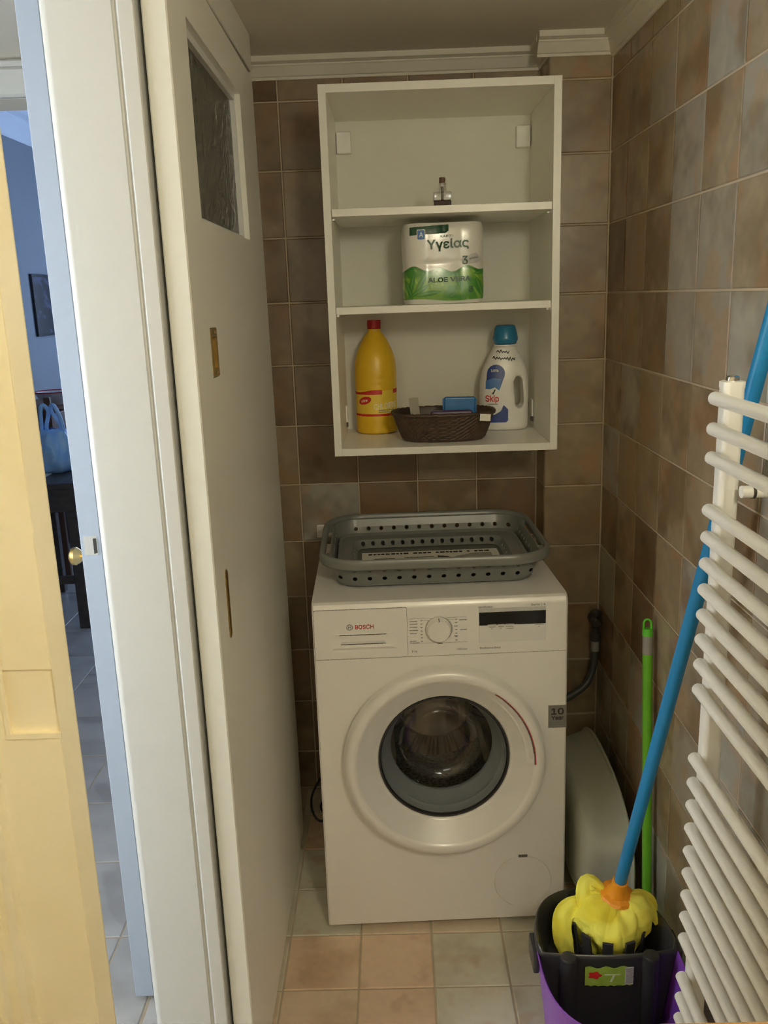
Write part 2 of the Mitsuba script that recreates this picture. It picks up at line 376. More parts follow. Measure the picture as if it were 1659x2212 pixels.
gm = T2M(box(XL-.026, XL-.022, WY0+.002, WY1-.002, WZ0+.002, WZ1-.002)); part(d1, 'pane', warp_leaf(M2T(gm)), 'rippled_glass', smooth=False, label='rippled obscure glass pane')
k = part(d1, 'flush_pull', warp_leaf(sub(box(XL-.007, XL+.0015, -.361, -.307, 1.427, 1.511, .001), box(XL-.005, XL+.01, -.350, -.318, 1.442, 1.496))), 'brass', label='rectangular brass flush pull')
for zz in (1.434, 1.504): part(k, 'screw', xf(lathe([(0, .0012), (.0028, .0012), (.0035, 0)], 12), Ry(pi/2), (XL+.004, -.334, zz)), 'brass_bright')
rr = lambda r, x: [[x, -.395+r*cos(a), z+r*sin(a)] for z in (.969, 1.078) for a in np.linspace(0, 2*pi, 16)]
part(d1, 'flush_pull', warp_leaf(sub(hull(rr(.0105, XL-.008)+rr(.0105, XL+.0015)), hull(rr(.0075, XL-.005)+rr(.0075, XL+.01)))), 'brass', label='rounded brass finger pull')
hd = thing('trim_4', 'white head board above the sliding door hiding its dark track', kind='structure')
part(hd, 'board', box(-.154, -.116, -.49, .43, 2.096, CEIL, .002), 'paint_door')
part(hd, 'track', box(-.146, -.125, -.48, .42, 2.087, 2.099), 'black_matte')
# small socket tucked behind the laundry basket
so = thing('wall_socket', 'small white wall socket half hidden behind the left end of the laundry basket', 'socket')
part(so, 'plate', rbox(-.040, .030, YB-.012, YB-.0005, .852, .892, .004), 'socket_white')
part(so, 'rocker', box(-.020, .012, YB-.015, YB-.011, .860, .884, .001), 'socket_white')

# ------------------------------------------------------------------ hall and far room at the left
hf = thing('floor_hall', 'grey stone-look tiles running from the hall into the far room', kind='structure')
part(hf, 'slab', box(-2.6, -.40, -1.9, 5.7, -.12, -.0025), 'grout_floor')
def far_ok(a, b): return True
fu = cuts(-2.39, -.405, -.530, .317); fv = cuts(-1.86, 5.5, -.006, .305)
tile_field(hf, fu, fv, lambda a, b: ((a, b, 0), (1, 0, 0), (0, 1, 0)), 'far_floor_glaze', lambda i, j: .5)
tile_field(hf, [-.40, -.292], [q for q in fv if -1.0 < q < .4], lambda a, b: ((a, b, 0), (1, 0, 0), (0, 1, 0)), 'far_floor_glaze', lambda i, j: .5)
d2 = thing('door_2', 'white door leaf seen edge on with its latch and a brass knob', kind='structure')
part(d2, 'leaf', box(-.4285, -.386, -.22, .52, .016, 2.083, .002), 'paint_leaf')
part(d2, 'latch_plate', box(-.421, -.394, -.2212, -.2195, 1.072, 1.112, .0004), 'chrome', label='painted over latch plate')
part(d2, 'latch_bolt', hull([[-.402, -.220, z] for z in (1.077, 1.107)]+[[-.394, -.220, z] for z in (1.077, 1.107)]+[[-.400, -.227, z] for z in (1.077, 1.107)]), 'valve_metal')
kn = part(d2, 'knob', xf(lathe([(0, .0), (.020, .0), (.020, .004), (.009, .007), (.008, .018), (.014, .024), (.019, .032), (.018, .040), (.011, .045), (0, .046)], 28), Ry(-pi/2), (-.4285, -.165, 1.055)), 'brass_bright', label='brass door knob')
# doorway wall between hall and far room: lintel in view
dw = thing('wall_hall', 'hall wall with the lintel above the doorway to the far room', kind='structure')
part(dw, 'lintel', box(-2.5, -.288, .56, .70, 2.085, 3.0, .003), 'plaster')
part(dw, 'stile', box(-2.5, -1.30, .56, .70, 0, 2.085), 'plaster')
part(dw, 'stile', box(-.43, -.288, .56, .70, 0, 2.085), 'plaster')
part(dw, 'casing', box(-1.40, -.30, .535, .5595, 2.085, 2.155, .006), 'paint_white')
part(dw, 'casing', box(-1.40, -.30, .545, .5595, 2.155, 2.175, .004), 'paint_white')
single('ceiling_hall', box(-1.70, -.288, -1.9, .70, 2.45, 2.55), 'plaster', 'plaster ceiling of the hall', kind='structure')
single('wall_hall_side', sub(box(-1.70, -1.60, -1.9, .70, 0, 2.6), box(-1.8, -1.5, -1.60, -.62, .75, 2.10)), 'paint_white', 'side wall of the hall with its window opening', kind='structure')
w2 = thing('window_2', 'hall window letting in cool daylight', kind='structure')
part(w2, 'pane', tm([[-1.66, -1.60, .75], [-1.66, -.62, .75], [-1.66, -.62, 2.10], [-1.66, -1.60, 2.10]], [[0, 1, 2], [0, 2, 3]]), 'print_white', smooth=False, emit=HALL_DAY)
for a in (box(-1.66, -1.62, -1.60, -1.56, .75, 2.1), box(-1.66, -1.62, -.66, -.62, .75, 2.1), box(-1.66, -1.62, -1.13, -1.09, .75, 2.1), box(-1.66, -1.62, -1.60, -.62, .75, .79), box(-1.66, -1.62, -1.60, -.62, 2.06, 2.1)):
    part(w2, 'frame', a, 'paint_white')
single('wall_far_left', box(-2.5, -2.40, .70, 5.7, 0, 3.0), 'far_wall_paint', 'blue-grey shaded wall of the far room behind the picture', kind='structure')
tr = thing('trim_5', 'pale cornice along the ceiling of the far room', kind='structure')
part(tr, 'moulding', cornice((-2.40, 5.6), (-2.40, .70), (1, 0), 2.71, h=.20, d=.12), 'paint_far', smooth=False)
single('ceiling_far', box(-2.5, .0, .70, 5.7, 2.91, 3.0), 'paint_far', 'ceiling of the far room', kind='structure')
single('wall_far_end', sub(box(-2.5, .0, 5.6, 5.7, 0, 3.0), box(-1.65, -.45, 5.5, 5.8, .85, 2.3)), 'paint_far', 'end wall of the far room', kind='structure')
single('wall_far_right', box(-.29, -.20, .80, 5.7, 0, 3.0), 'paint_far', 'right wall of the far room', kind='structure')
w3 = thing('window_3', 'window of the far room giving blue daylight', kind='structure')
part(w3, 'pane', tm([[-1.65, 5.66, .85], [-.45, 5.66, .85], [-.45, 5.66, 2.3], [-1.65, 5.66, 2.3]], [[0, 1, 2], [0, 2, 3]]), 'print_white', smooth=False, emit=ROOM_DAY)
for x in (-1.65, -1.07, -.49): part(w3, 'frame', box(x, x+.04, 5.62, 5.66, .85, 2.3), 'paint_far')
pc = thing('picture', 'dark unlit picture hanging on the blue-grey wall of the far room', 'picture')
part(pc, 'canvas', box(-2.3985, -2.384, 4.61, 5.20, 1.365, 1.79), 'paint_abstract')
fr = sub(box(-2.3985, -2.380, 4.60, 5.21, 1.355, 1.80, .002), box(-2.5, -2.3, 4.618, 5.192, 1.373, 1.782))
part(pc, 'frame', fr, 'frame_black')
# table in the far room
tb = thing('dining_table', 'dark wooden table in the far room with a straight square leg', 'table')
TA = math.atan2(.364, -.012)   # direction of the right edge
tR = Rz(TA-pi/2); tO = np.array([-1.345, 2.17, 0.])
def TT(m): return xf(m, tR, tO)
part(tb, 'tabletop', TT(box(-.85, .02, -.03, .68, .715, .745, .004)), 'dark_wood')
part(tb, 'apron', TT(box(-.80, .0, -.005, .02, .60, .713, .002)), 'dark_wood')
part(tb, 'apron', TT(box(-.02, .0, .02, .64, .60, .713, .002)), 'dark_wood')
for a, b in ((-.045, 0), (-.80, 0), (-.36, .58), (-.80, .58)):
    part(tb, 'leg', TT(box(a, a+.05, b, b+.05, 0, .714, .003)), 'dark_wood')
part(tb, 'stretcher', TT(box(-.755, -.045, .015, .035, .23, .27, .002)), 'dark_wood')
single('folded_paper', xf(box(-1.60, -1.525, 2.28, 2.40, .7453, .748), None), 'paper', 'white paper lying on the dark far table below the blue bag', 'paper')
# blue carrier bag on the table
bg = thing('carrier_bag', 'translucent blue plastic carrier bag standing on the dark table', 'bag')
rings = []
for t, z in zip(np.linspace(0, 1, 12), np.linspace(.7458, .955, 12)):
    rad = .075*(.50+.78*sin(pi*(.20+.68*t)))*(1 if t > .06 else .75)
    a = np.arange(40)*2*pi/40
    wob = 1+.10*np.sin(5*a+4*t)+.05*np.sin(11*a-7*t)
    rings.append(np.stack([-1.517+rad*wob*np.cos(a)*1.05, 2.46+rad*wob*np.sin(a), a*0+z+(.004+.004*np.sin(7*a))*min(1, (z-.7455)*9)], 1))
part(bg, 'body', loft(rings), 'bag_blue', smooth=True)
for sx in (-1, 1):
    pth = smooth_path([[-1.517+sx*.055, 2.45, .945], [-1.517+sx*.050, 2.45, 1.01], [-1.525+sx*.020, 2.45, 1.085], [-1.525+sx*.010, 2.46, 1.07], [-1.517+sx*.028, 2.47, 1.0], [-1.517+sx*.03, 2.47, .945]], 24)
    part(bg, 'strap', tube(pth, .010, 8), 'bag_blue', smooth=True)
ch = thing('wooden_chair', 'brown wooden chair back behind the blue carrier bag', 'chair')
for a in (0, .38): part(ch, 'back_post', xf(box(-.018, .018, -.014, .014, 0, 1.07, .003), None, (-1.735, 2.98+a, 0)), 'brown_wood')
part(ch, 'seat', box(-1.715, -1.36, 2.97, 3.37, .43, .46, .005), 'brown_wood')
part(ch, 'backrest', box(-1.747, -1.723, 2.995, 3.345, .84, .97, .004), 'brown_wood')
for a, b in ((-1.39, 2.99), (-1.39, 3.35)): part(ch, 'leg', box(a-.015, a+.015, b-.015, b+.015, 0, .429, .003), 'brown_wood')
bw = thing('bowl', 'white bowl with a red rim standing beyond the blue carrier bag', 'bowl')
part(bw, 'body', xf(lathe([(0, 0), (.05, 0), (.055, .006), (.10, .045), (.125, .085), (.121, .085), (.096, .048), (.05, .012), (0, .010)], 36), None, (-2.11, 4.05, .9155)), 'bowl_white')
part(bw, 'rim', xf(lathe([(.121, .084), (.128, .084), (.128, .092), (.121, .092)], 36, close=True), None, (-2.11, 4.05, .9155)), 'bowl_red')
sb = thing('sideboard', 'dark sideboard under the white bowl in the far room', 'sideboard')
part(sb, 'carcass', box(-2.39, -1.90, 3.80, 4.5, .06, .895, .004), 'dark_wood')
part(sb, 'top', box(-2.395, -1.88, 3.78, 4.52, .895, .915, .004), 'brown_wood')
part(sb, 'plinth', box(-2.38, -1.93, 3.82, 4.48, 0, .06), 'dark_wood')

# ------------------------------------------------------------------ cream door frame in the foreground
df = thing('trim_6', 'thickly painted cream door frame close to the camera with a filled hinge recess', kind='structure')
cy = -.9
poly = [[-.3275, cy+.07], [-.3275, cy-.014], [-.318, cy-.016], [-.309, cy-.012], [-.306, cy+.001], [-.2245, cy], [-.2225, cy-.001], [-.2075, cy+.0155], [-.2075, cy+.018], [-.232, cy+.07]]
cf = T2M(prism(poly, 0, 2.12))
cf = cf-T2M(box(-.288, -.2225, cy-.03, cy+.006, 1.040, 1.126))
part(df, 'post', M2T(cf), 'paint_cream', smooth=25)
ridge = [(-.2895, 1.035), (-.221, 1.035), (-.221, 1.042), (-.284, 1.042), (-.284, 1.15), (-.2895, 1.15)]
rid = xf(prism(ridge, 0, .0035), FRONT, (0, cy-.0002, 0))
part(df, 'lip', rid, 'paint_cream', smooth=25)
part(df, 'jamb', box(-.45, -.3275, cy-.03, cy+.07, 0, 2.12, .004), 'paint_cream')
single('wall_near_left', box(-.50, -.34, -3.3, cy-.03, 0, CEIL+.1), 'paint_cream', 'cream wall beside the camera', kind='structure')
single('wall_hall_front', box(-1.70, -.50, -1.95, -1.88, 0, 2.6), 'paint_white', 'hall wall behind the cream frame', kind='structure')
single('wall_near_back', sub(box(-.45, .95, -3.3, -3.2, 0, CEIL+.1), box(.02, .52, -3.4, -3.1, 1.25, 1.95)), 'paint_white', 'bathroom wall behind the camera', kind='structure')
w1 = thing('fill_pane_1', 'added glowing pane behind the camera giving soft fill light', kind='structure')  # added fill light out of view, shaped as a framed frosted pane
part(w1, 'pane', tm([[.02, -3.26, 1.25], [.52, -3.26, 1.25], [.52, -3.26, 1.95], [.02, -3.26, 1.95]], [[0, 2, 1], [0, 3, 2]]), 'print_white', smooth=False, emit=np.array([1., .95, .86])*2)
for a in (box(.02, .05, -3.26, -3.21, 1.25, 1.95), box(.49, .52, -3.26, -3.21, 1.25, 1.95), box(.02, .52, -3.26, -3.21, 1.25, 1.28), box(.02, .52, -3.26, -3.21, 1.92, 1.95)): part(w1, 'frame', a, 'paint_white')
lp = thing('ceiling_lamp', 'globe lamp hanging from the bathroom ceiling behind the camera', 'lamp')
part(lp, 'globe', xf(trimesh.creation.icosphere(3, .11), None, (.66, -1.98, 1.95)), 'print_white', smooth=True, emit=BATH_LAMP)
part(lp, 'rose', xf(lathe([(0, 0), (.05, 0), (.05, -.015), (.012, -.02), (.012, -.108), (0, -.108)], 24), None, (.66, -1.98, CEIL)), 'chrome')
vc = thing('vanity_cabinet', 'pale wooden cabinet edge just entering the bottom right corner', 'cabinet')
part(vc, 'top', box(.405, .645, -1.50, -1.118, .78, .80, .002), 'wood_light')
part(vc, 'carcass', box(.42, .64, -1.49, -1.135, .06, .78, .002), 'cabinet_white')
part(vc, 'plinth', box(.44, .63, -1.47, -1.16, 0, .06), 'cabinet_white')

# ================================================================== wall cabinet
CX, CW, CZ, CH, CY = .0515, .5640, 1.1635, .8705, .297
CD = YB-.002-CY; t = .0185
ca = thing('wall_cabinet', 'open white wall cabinet with two shelves above the washing machine', 'cabinet')
part(ca, 'side_panel', box(CX, CX+t, CY, CY+CD, CZ, CZ+CH, .0006), 'cabinet_edge')
part(ca, 'side_panel', box(CX+CW-t, CX+CW, CY, CY+CD, CZ, CZ+CH, .0006), 'cabinet_edge')
part(ca, 'top_panel', box(CX+t, CX+CW-t, CY, CY+CD, CZ+CH-t, CZ+CH, .0006), 'cabinet_edge')
part(ca, 'bottom_panel', box(CX+t, CX+CW-t, CY, CY+CD, CZ, CZ+t, .0006), 'cabinet_edge')
part(ca, 'back_panel', box(CX+t, CX+CW-t, CY+CD-.018, CY+CD-.012, CZ+t, CZ+CH-t), 'cabinet_back')
SH1, SH2 = 1.7605, 1.532
for z in (SH1, SH2): part(ca, 'shelf', box(CX+t+.001, CX+CW-t-.001, CY+.002, CY+CD-.02, z-.0175, z, .0006), 'cabinet_edge')
YK = CY+CD-.018
for x0, x1 in ((.072, .112), (.556, .595)):
    part(ca, 'hanger_cover', box(x0, x1, YK-.016, YK, 1.932, 1.988, .002), 'cabinet_white')
for x0, x1, y0 in ((.0702, .075, .55), (.590, .5957, .55)):
    part(ca, 'hinge_plate', box(x0, x1, y0, y0+.03, 1.215, 1.262, .001), 'print_white')
    part(ca, 'hinge_screw', box(x0, x1, y0+.01, y0+.02, 1.20, 1.212, .001), 'valve_metal')
for z in (SH1-.0235, SH2-.0235):
    for x0, x1 in ((CX+t, CX+t+.007), (CX+CW-t-.007, CX+CW-t)):
        for y0 in (.335, .59): part(ca, 'shelf_pin', box(x0, x1, y0, y0+.006, z, z+.006, .001), 'chrome')
# perfume bottle on the top shelf
pb = thing('perfume_bottle', 'tiny square glass bottle with dark red liquid on the top shelf', 'bottle')
bx, by_, bz = .338, .342, SH1+.0003
part(pb, 'liquid', rbox(bx-.0205, bx+.0205, by_-.0205, by_+.0205, bz, bz+.0125, .002), 'red_liquid')
part(pb, 'glass_body', sub(rbox(bx-.022, bx+.022, by_-.022, by_+.022, bz+.0128, bz+.033, .002), box(bx-.0195, bx+.0195, by_-.0195, by_+.0195, bz+.0145, bz+.0310)), 'glass')
part(pb, 'neck', xf(lathe([(.0060, 0), (.0105, 0), (.0105, .014), (.0085, .021), (.0060, .021)], 24, close=True), None, (bx, by_, bz+.0332)), 'glass')
part(pb, 'stem', xf(lathe([(0, 0), (.0030, 0), (.0030, .032), (0, .032)], 12), None, (bx, by_, bz+.014)), 'cork')
part(pb, 'stopper', xf(lathe([(0, 0), (.0072, 0), (.0078, .010), (.0066, .0125), (0, .013)], 20), Ry(.06), (bx, by_, bz+.0546)), 'cork', label='dark cork stopper')
# toilet roll pack
tp = thing('toilet_roll_pack', 'plastic wrapped pack of toilet rolls with green aloe print on the middle shelf', 'toilet roll pack')
PX, PY, PZ0, PZ1, PHX, PHY = .3410, .465, SH2+.0005, 1.727, .1025, .103
def pack_outline(n=96):
    a = np.arange(n)*2*pi/n
    o = []
    # two rolls side by side, front and back: rounded rectangle with a slight crease at the middle
    b = sup(PHX, PHY, 5.5, n)
    cr = np.exp(-(b[:, 0]/.010)**2)*.006+np.exp(-(b[:, 1]/.010)**2)*0
    b[:, 1] -= np.sign(b[:, 1])*cr
    return b
po = pack_outline()
def pack_scale(z):
    u = (z-PZ0)/(PZ1-PZ0)
    return 1-.045*abs(2*u-1)**9-.012*math.exp(-((u-.5)/.035)**2)+.006*sin(9*u)
rings = []
for z in np.linspace(PZ0, PZ1, 34):
    s = pack_scale(z); w = np.array([[meshkit.noise(np.array([q[0]*55, q[1]*55, z*40]), 3)-.5] for q in po])*.0022
    rings.append(np.column_stack([PX+po[:, 0]*(s+w[:, 0]*3), PY+po[:, 1]*(s+w[:, 0]*3), np.full(len(po), z)]))
def pack_fn(p, n, uv):
    x = (p.x-(PX-PHX))/(2*PHX); z = (p.z-PZ0)/(PZ1-PZ0)
    wave = .43+.028*dr.sin(x*19.5-.9)+.012*dr.sin(x*9)
    green = smoothstep(.012, -.002, z-wave)*smoothstep(.045, .065, z+.02*x-.012*dr.sin(x*8))
    lf = fbm(x*5.2+3, z*7.5, 1, octaves=2); vein = noise(x*26+z*14, z*5-x*9, 2)
    g = mix((.16, .34, .03), (.06, .24, .03), smoothstep(.42, .60, lf))
    g = mix(g, mi.Color3f(.33, .52, .12), smoothstep(.68, .9, vein)*.55)
    for cx_, cz_, an_, ln_, wd_ in ((.10, .24, 1.35, .17, .030), (.22, .27, 1.05, .20, .034), (.07, .18, 1.9, .13, .028), (.30, .13, .16, .17, .032), (.20, .17, .55, .14, .03), (.40, .36, -.5, .13, .035), (.66, .34, 1.75, .15, .04), (.93, .20, 1.9, .13, .045), (.60, .10, .6, .05, .04), (.95, .39, .3, .09, .035)):
        ux = (x-cx_)*cos(an_)+(z-cz_)*sin(an_); uz = -(x-cx_)*sin(an_)+(z-cz_)*cos(an_)
        lv = dr.abs(uz)-wd_*(1-dr.square(ux/ln_))
        g = mix(g, mi.Color3f(.035, .20, .03), smoothstep(.008, -.004, lv)*.85)
        g = mix(g, mi.Color3f(.16, .38, .07), smoothstep(.010, .002, dr.abs(uz))*smoothstep(.0, -.02, lv)*.7)
    edge = smoothstep(.028, .012, dr.abs(z-wave+.012))
    g = mix(g, mi.Color3f(.03, .17, .03), edge*.8)
    wht = mix((.76, .745, .70), (.70, .685, .63), fbm(x*7, z*9, 5))
    return mix(wht, g, green)
pr('pack_print', proc(pack_fn), .22, .5, coat=.5)
part(tp, 'wrapper', loft(rings), 'pack_print', smooth=50)
def pack_front(m, lift=.0004):
    m = m.copy(); v = np.array(m.vertices); d = v[:, 1].copy()
    for i in range(len(v)):
        x, z = v[i, 0]-PX, v[i, 2]; s = pack_scale(min(max(z, PZ0), PZ1))
        e = 5.5; q = min(abs(x)/(PHX*s), .999); y = PHY*(1-q**e)**(1/e)-math.exp(-(x/.010)**2)*.006
        v[i, 1] = PY-y*s-lift-.0012+d[i]
    m.vertices = v; return m
def on_pack(m): return pack_front(M2T(T2M(m).refine_to_length(.008)) if len(m.faces) < 400 else m)
def flat(poly, th=.0006):  # poly in (x, z) on the front plane
    p = np.asarray(poly, float)
    a = np.sum(p[:, 0]*np.roll(p[:, 1], -1)-np.roll(p[:, 0], -1)*p[:, 1])
    return xf(prism(p if a > 0 else p[::-1], 0, th), FRONT, (0, 0, 0))
pr('print_dkgreen', (.018, .07, .035), .4); pr('logo_blue', (.03, .13, .40), .4)
part(tp, 'banner', on_pack(flat([[PX-.084, 1.698], [PX+.005, 1.702], [PX+.012, 1.707], [PX+.012, 1.722], [PX-.084, 1.717]])), 'print_dkgreen', smooth=False)
part(tp, 'logo_plate', on_pack(xf(flat(rrect(.0105, .0125, .003)+[PX-.056, 1.699]), None, (0, -.0005, 0))), 'print_white', smooth=False)
part(tp, 'logo', on_pack(xf(flat(rrect(.009, .011, .0025)+[PX-.056, 1.699]), None, (0, -.0010, 0))), 'logo_blue', smooth=False)
part(tp, 'logo_mark', on_pack(xf(front_text('A', .012, PX-.056, 0, 1.699), None, (0, -.0014, 0))), 'print_white', smooth=False)
def ptext(s, h, x, z, b, mat, w=None, rot=0):
    m = front_text(s, h, x, 0, z, b, w, rot); part(tp, 'lettering', pack_front(m, .0013), mat, smooth=False)
ptext('Υγείας', .021, PX+.010, 1.6765, True, 'print_dkgreen', w=.103, rot=.03)
ptext('ΧΑΡΤΙ', .0050, PX+.006, 1.6945, False, 'print_dkgreen', w=.031, rot=.03)
pr('badge_gray', (.52, .52, .50), .4)
part(tp, 'badge', on_pack(flat([[PX+.045, 1.625], [PX+.080, 1.628], [PX+.094, 1.638], [PX+.079, 1.653], [PX+.045, 1.642]])), 'badge_gray', smooth=False)
ptext('3', .019, PX+.052, 1.636, True, 'print_dkgreen')
ptext('φύλλα', .005, PX+.073, 1.641, False, 'print_dkgreen', rot=.2)
ptext('ALOE VERA', .0105, PX+.012, 1.591, True, 'print_dkgreen', w=.106, rot=.02)
ptext('8', .014, PX+.066, 1.566, True, 'print_dkgreen', rot=.05)
# yellow bleach bottle
bl = thing('bleach_bottle', 'yellow bleach bottle with a red cap on the bottom shelf', 'bottle')
BX, BY, BZ = .157, .574, CZ+t+.0004; Q = 1.0
prof = [(0, 0), (.050, 0), (.056, .003), (.0580, .009), (.0580, .050), (.0565, .056), (.0565, .118), (.0580, .124), (.0580, .135), (.0574, .137), (.0580, .140), (.0580, .150), (.0574, .152), (.0580, .155), (.0583, .170), (.0570, .190), (.0540, .208), (.0480, .228), (.0400, .246), (.0310, .262), (.0235, .272), (.0195, .277), (.0175, .279), (.0175, .286), (0, .286)]
part(bl, 'body', xf(lathe(prof, 64), None, (BX, BY, BZ)), 'bleach_yellow', smooth=40)
cp = [(.0178, 0), (.0185, .001), (.0185, .021), (.0175, .0225), (0, .0225), (0, .002), (.0178, .002)]
capm = lathe([(0, 0)]+[(.0183, 0), (.0188, .001), (.0188, .022), (.0178, .0235), (0, .0235)], 48)
v = np.array(capm.vertices); a = np.arctan2(v[:, 1], v[:, 0]); r_ = np.hypot(v[:, 0], v[:, 1])
v[:, :2] *= np.where(r_ > .018, 1+.012*np.sin(a*24), 1)[:, None]; capm.vertices = v
part(bl, 'cap', xf(capm, None, (BX, BY, BZ+.2865)), 'cap_red', label='red screw cap')
def cyl_patch(cx, cy, R, a0, a1, z0, z1, n=48, m=6, edge=None):
    A = np.linspace(a0, a1, n)
    P = [[[cx+R*sin(a), cy-R*cos(a), (z0 if edge is None else edge(a)[0])*(1-s)+(z1 if edge is None else edge(a)[1])*s] for a in A] for s in np.linspace(0, 1, m)]
    return grid_mesh(P)
zb = BZ
part(bl, 'label', cyl_patch(BX, BY, .0572, -1.5, 1.5, zb+.052, zb+.121), 'label_yellow', smooth=True, label='yellow paper label with red bands')
part(bl, 'band', cyl_patch(BX, BY, .0578, -1.5, 1.5, zb+.047, zb+.057), 'label_red', smooth=True)
part(bl, 'band', cyl_patch(BX, BY, .0578, -1.5, .30, 0, 0, edge=lambda a: (zb+.1105, zb+.121+.004*sin(a*2.5+1))), 'label_red', smooth=True)
part(bl, 'band', cyl_patch(BX, BY, .0578, .95, 1.5, zb+.112, zb+.123), 'label_red', smooth=True)
def wrap_text(s, h, a0, z, R, cx, cy, bold=True, w=None, slant=0):
    m = text(s, h, .0005, bold)
    if w: m.vertices = m.vertices*[w/(m.bounds[1][0]-m.bounds[0][0]), 1, 1]
    v = np.array(m.vertices); a = a0+v[:, 0]/R
    m.vertices = np.stack([cx+(R+v[:, 2])*np.sin(a), cy-(R+v[:, 2])*np.cos(a), z+v[:, 1]+slant*v[:, 0]], 1); return m
pr('label_cream', (.86, .78, .52), .5)
part(bl, 'lettering', wrap_text('CHLORINE', .0150, .52, zb+.079, .0578, BX, BY, True, w=.074, slant=.05), 'label_cream', smooth=False)
for dz, w in ((.067, .05), (.0615, .036)): part(bl, 'fine_print', cyl_patch(BX, BY, .0577, .10, .10+w/.058, zb+dz-.001, zb+dz+.001), 'print_mid', smooth=True)
A = np.linspace(0, 2*pi, 40)
ov = [[[BX+(.0578+.0004*(1-k))*sin(-.60+.36*k*cos(a)), BY-(.0578+.0004*(1-k))*cos(-.60+.36*k*cos(a)), zb+.094+.0105*k*sin(a)+.004*k*cos(a)] for a in A] for k in (.02, .5, 1)]
part(bl, 'badge', grid_mesh(ov), 'label_red', smooth=True)
part(bl, 'badge_mark', wrap_text('Ultra', .0065, -.60, zb+.094, .0587, BX, BY, True, slant=.2), 'label_cream', smooth=False)
# detergent bottle with a handle hole
de = thing('detergent_bottle', 'white detergent bottle with a handle and blue cap on the bottom shelf', 'bottle')
DX, DY, DZ = .5130, .553, CZ+t+.0004
def det_w(z):   # left, right half extents
    zs = [0, .004, .012, .05, .10, .14, .17, .195, .210, .222, .230, .2315]
    L = [.058, .064, .067, .068, .068, .066, .058, .046, .037, .031, .029, .029]
    R = [.058, .063, .066, .066, .067, .066, .061, .052, .043, .034, .030, .030]
    return np.interp(z, zs, L), np.interp(z, zs, R), np.interp(z, zs, [.036, .041, .044, .045, .045, .044, .041, .036, .032, .029, .028, .028])
rings = []
for z in np.r_[np.linspace(0, .014, 4), np.linspace(.03, .225, 22), .2315]:
    L, R, D = det_w(z); o = sup(1, 1, 2.7, 72)
    rings.append(np.column_stack([DX+np.where(o[:, 0] < 0, o[:, 0]*L, o[:, 0]*R), DY+o[:, 1]*D, np.full(72, DZ+z)]))
body = T2M(loft(rings))
hole = hull([[DX+.0385+ .0125*s*cos(a)-(.004 if zz > .1 else 0), y, DZ+zz+.016*sin(a)] for s in (1,) for y in (DY-.1, DY+.1) for zz in (.078, .132) for a in np.linspace(0, 2*pi, 20)])
grip = hull([[DX+.012+.022*cos(a)+.012, DY+sy, DZ+zz+.026*sin(a)] for sy in (-.0445-.012, -.0290) for zz in (.075, .134) for a in np.linspace(0, 2*pi, 20)])
body = body-T2M(hole)
body = body.refine_to_length(.006)
bm = M2T(body)
bm = trimesh.Trimesh(bm.vertices, bm.faces, process=True)
trimesh.smoothing.filter_taubin(bm, .5, -.53, 6)
part(de, 'body', bm, 'detergent_white', smooth=True)
part(de, 'neck', xf(lathe([(.024, 0), (.031, 0), (.031, .004), (.024, .004)], 40, close=True), None, (DX+.004, DY, DZ+.230)), 'detergent_white')
capd = lathe([(0, .001), (.029, .001), (.0305, .003), (.0345, .012), (.0345, .017), (.0315, .032), (.0275, .046), (.025, .050), (.020, .0515), (0, .0515)], 56)
part(de, 'cap', xf(capd, None, (DX+.004, DY, DZ+.2345)), 'cap_blue', smooth=40, label='blue dosing cap')
def on_det(m, lift=.0012, ref=None):
    m = M2T(T2M(m).refine_to_length(ref or .006)) if len(m.faces) < 600 else m.copy()
    v = np.array(m.vertices); d = v[:, 1].copy()
    for i in range(len(v)):
        L, R, D = det_w(v[i, 2]-DZ); x = v[i, 0]-DX; q = min(abs(x)/(L if x < 0 else R), .995)
        v[i, 1] = DY-D*(1-q**2.7)**(1/2.7)-lift+d[i]
    m.vertices = v; return m
def arc(cx, cz, rx, rz, a0, a1, n=10): return [[cx+rx*cos(a), cz+rz*sin(a)] for a in np.linspace(a0, a1, n)]
lab = [[DX-.054, DZ+.122]]+arc(DX-.026, DZ+.158, .024, .024, pi*.95, -.1*pi)[0:]+[[DX-.010, DZ+.135], [DX-.016, DZ+.118], [DX-.028, DZ+.124], [DX-.04, DZ+.119]]
part(de, 'label', on_det(flat(lab)), 'label_blue', smooth=False, label='dark blue label panels')
part(de, 'label', on_det(xf(flat([[DX-.0545, DZ+.117], [DX-.0535, DZ+.139], [DX-.035, DZ+.146], [DX-.013, DZ+.143], [DX-.013, DZ+.132], [DX-.018, DZ+.112], [DX-.030, DZ+.121], [DX-.042, DZ+.116]]), None, (0, -.0003, 0))), 'label_sky', smooth=False)
part(de, 'label', on_det(flat([[DX-.058, DZ+.024], [DX-.0, DZ+.024], [DX+.006, DZ+.029], [DX+.006, DZ+.060], [DX-.006, DZ+.072], [DX-.014, DZ+.056], [DX-.03, DZ+.046], [DX-.058, DZ+.042]])), 'label_blue', smooth=False)
part(de, 'lettering', on_det(front_text('Skip', .0165, DX-.037, 0, DZ+.0905, True, w=.036), .0016), 'label_red', smooth=False)
part(de, 'lettering', on_det(front_text('100%', .006, DX-.03, 0, DZ+.166, True, w=.02), .0016), 'print_white', smooth=False)
part(de, 'swoosh', on_det(flat([[DX-.038, DZ+.103], [DX-.030, DZ+.116], [DX-.028, DZ+.113], [DX-.034, DZ+.102]])), 'print_black', smooth=False)
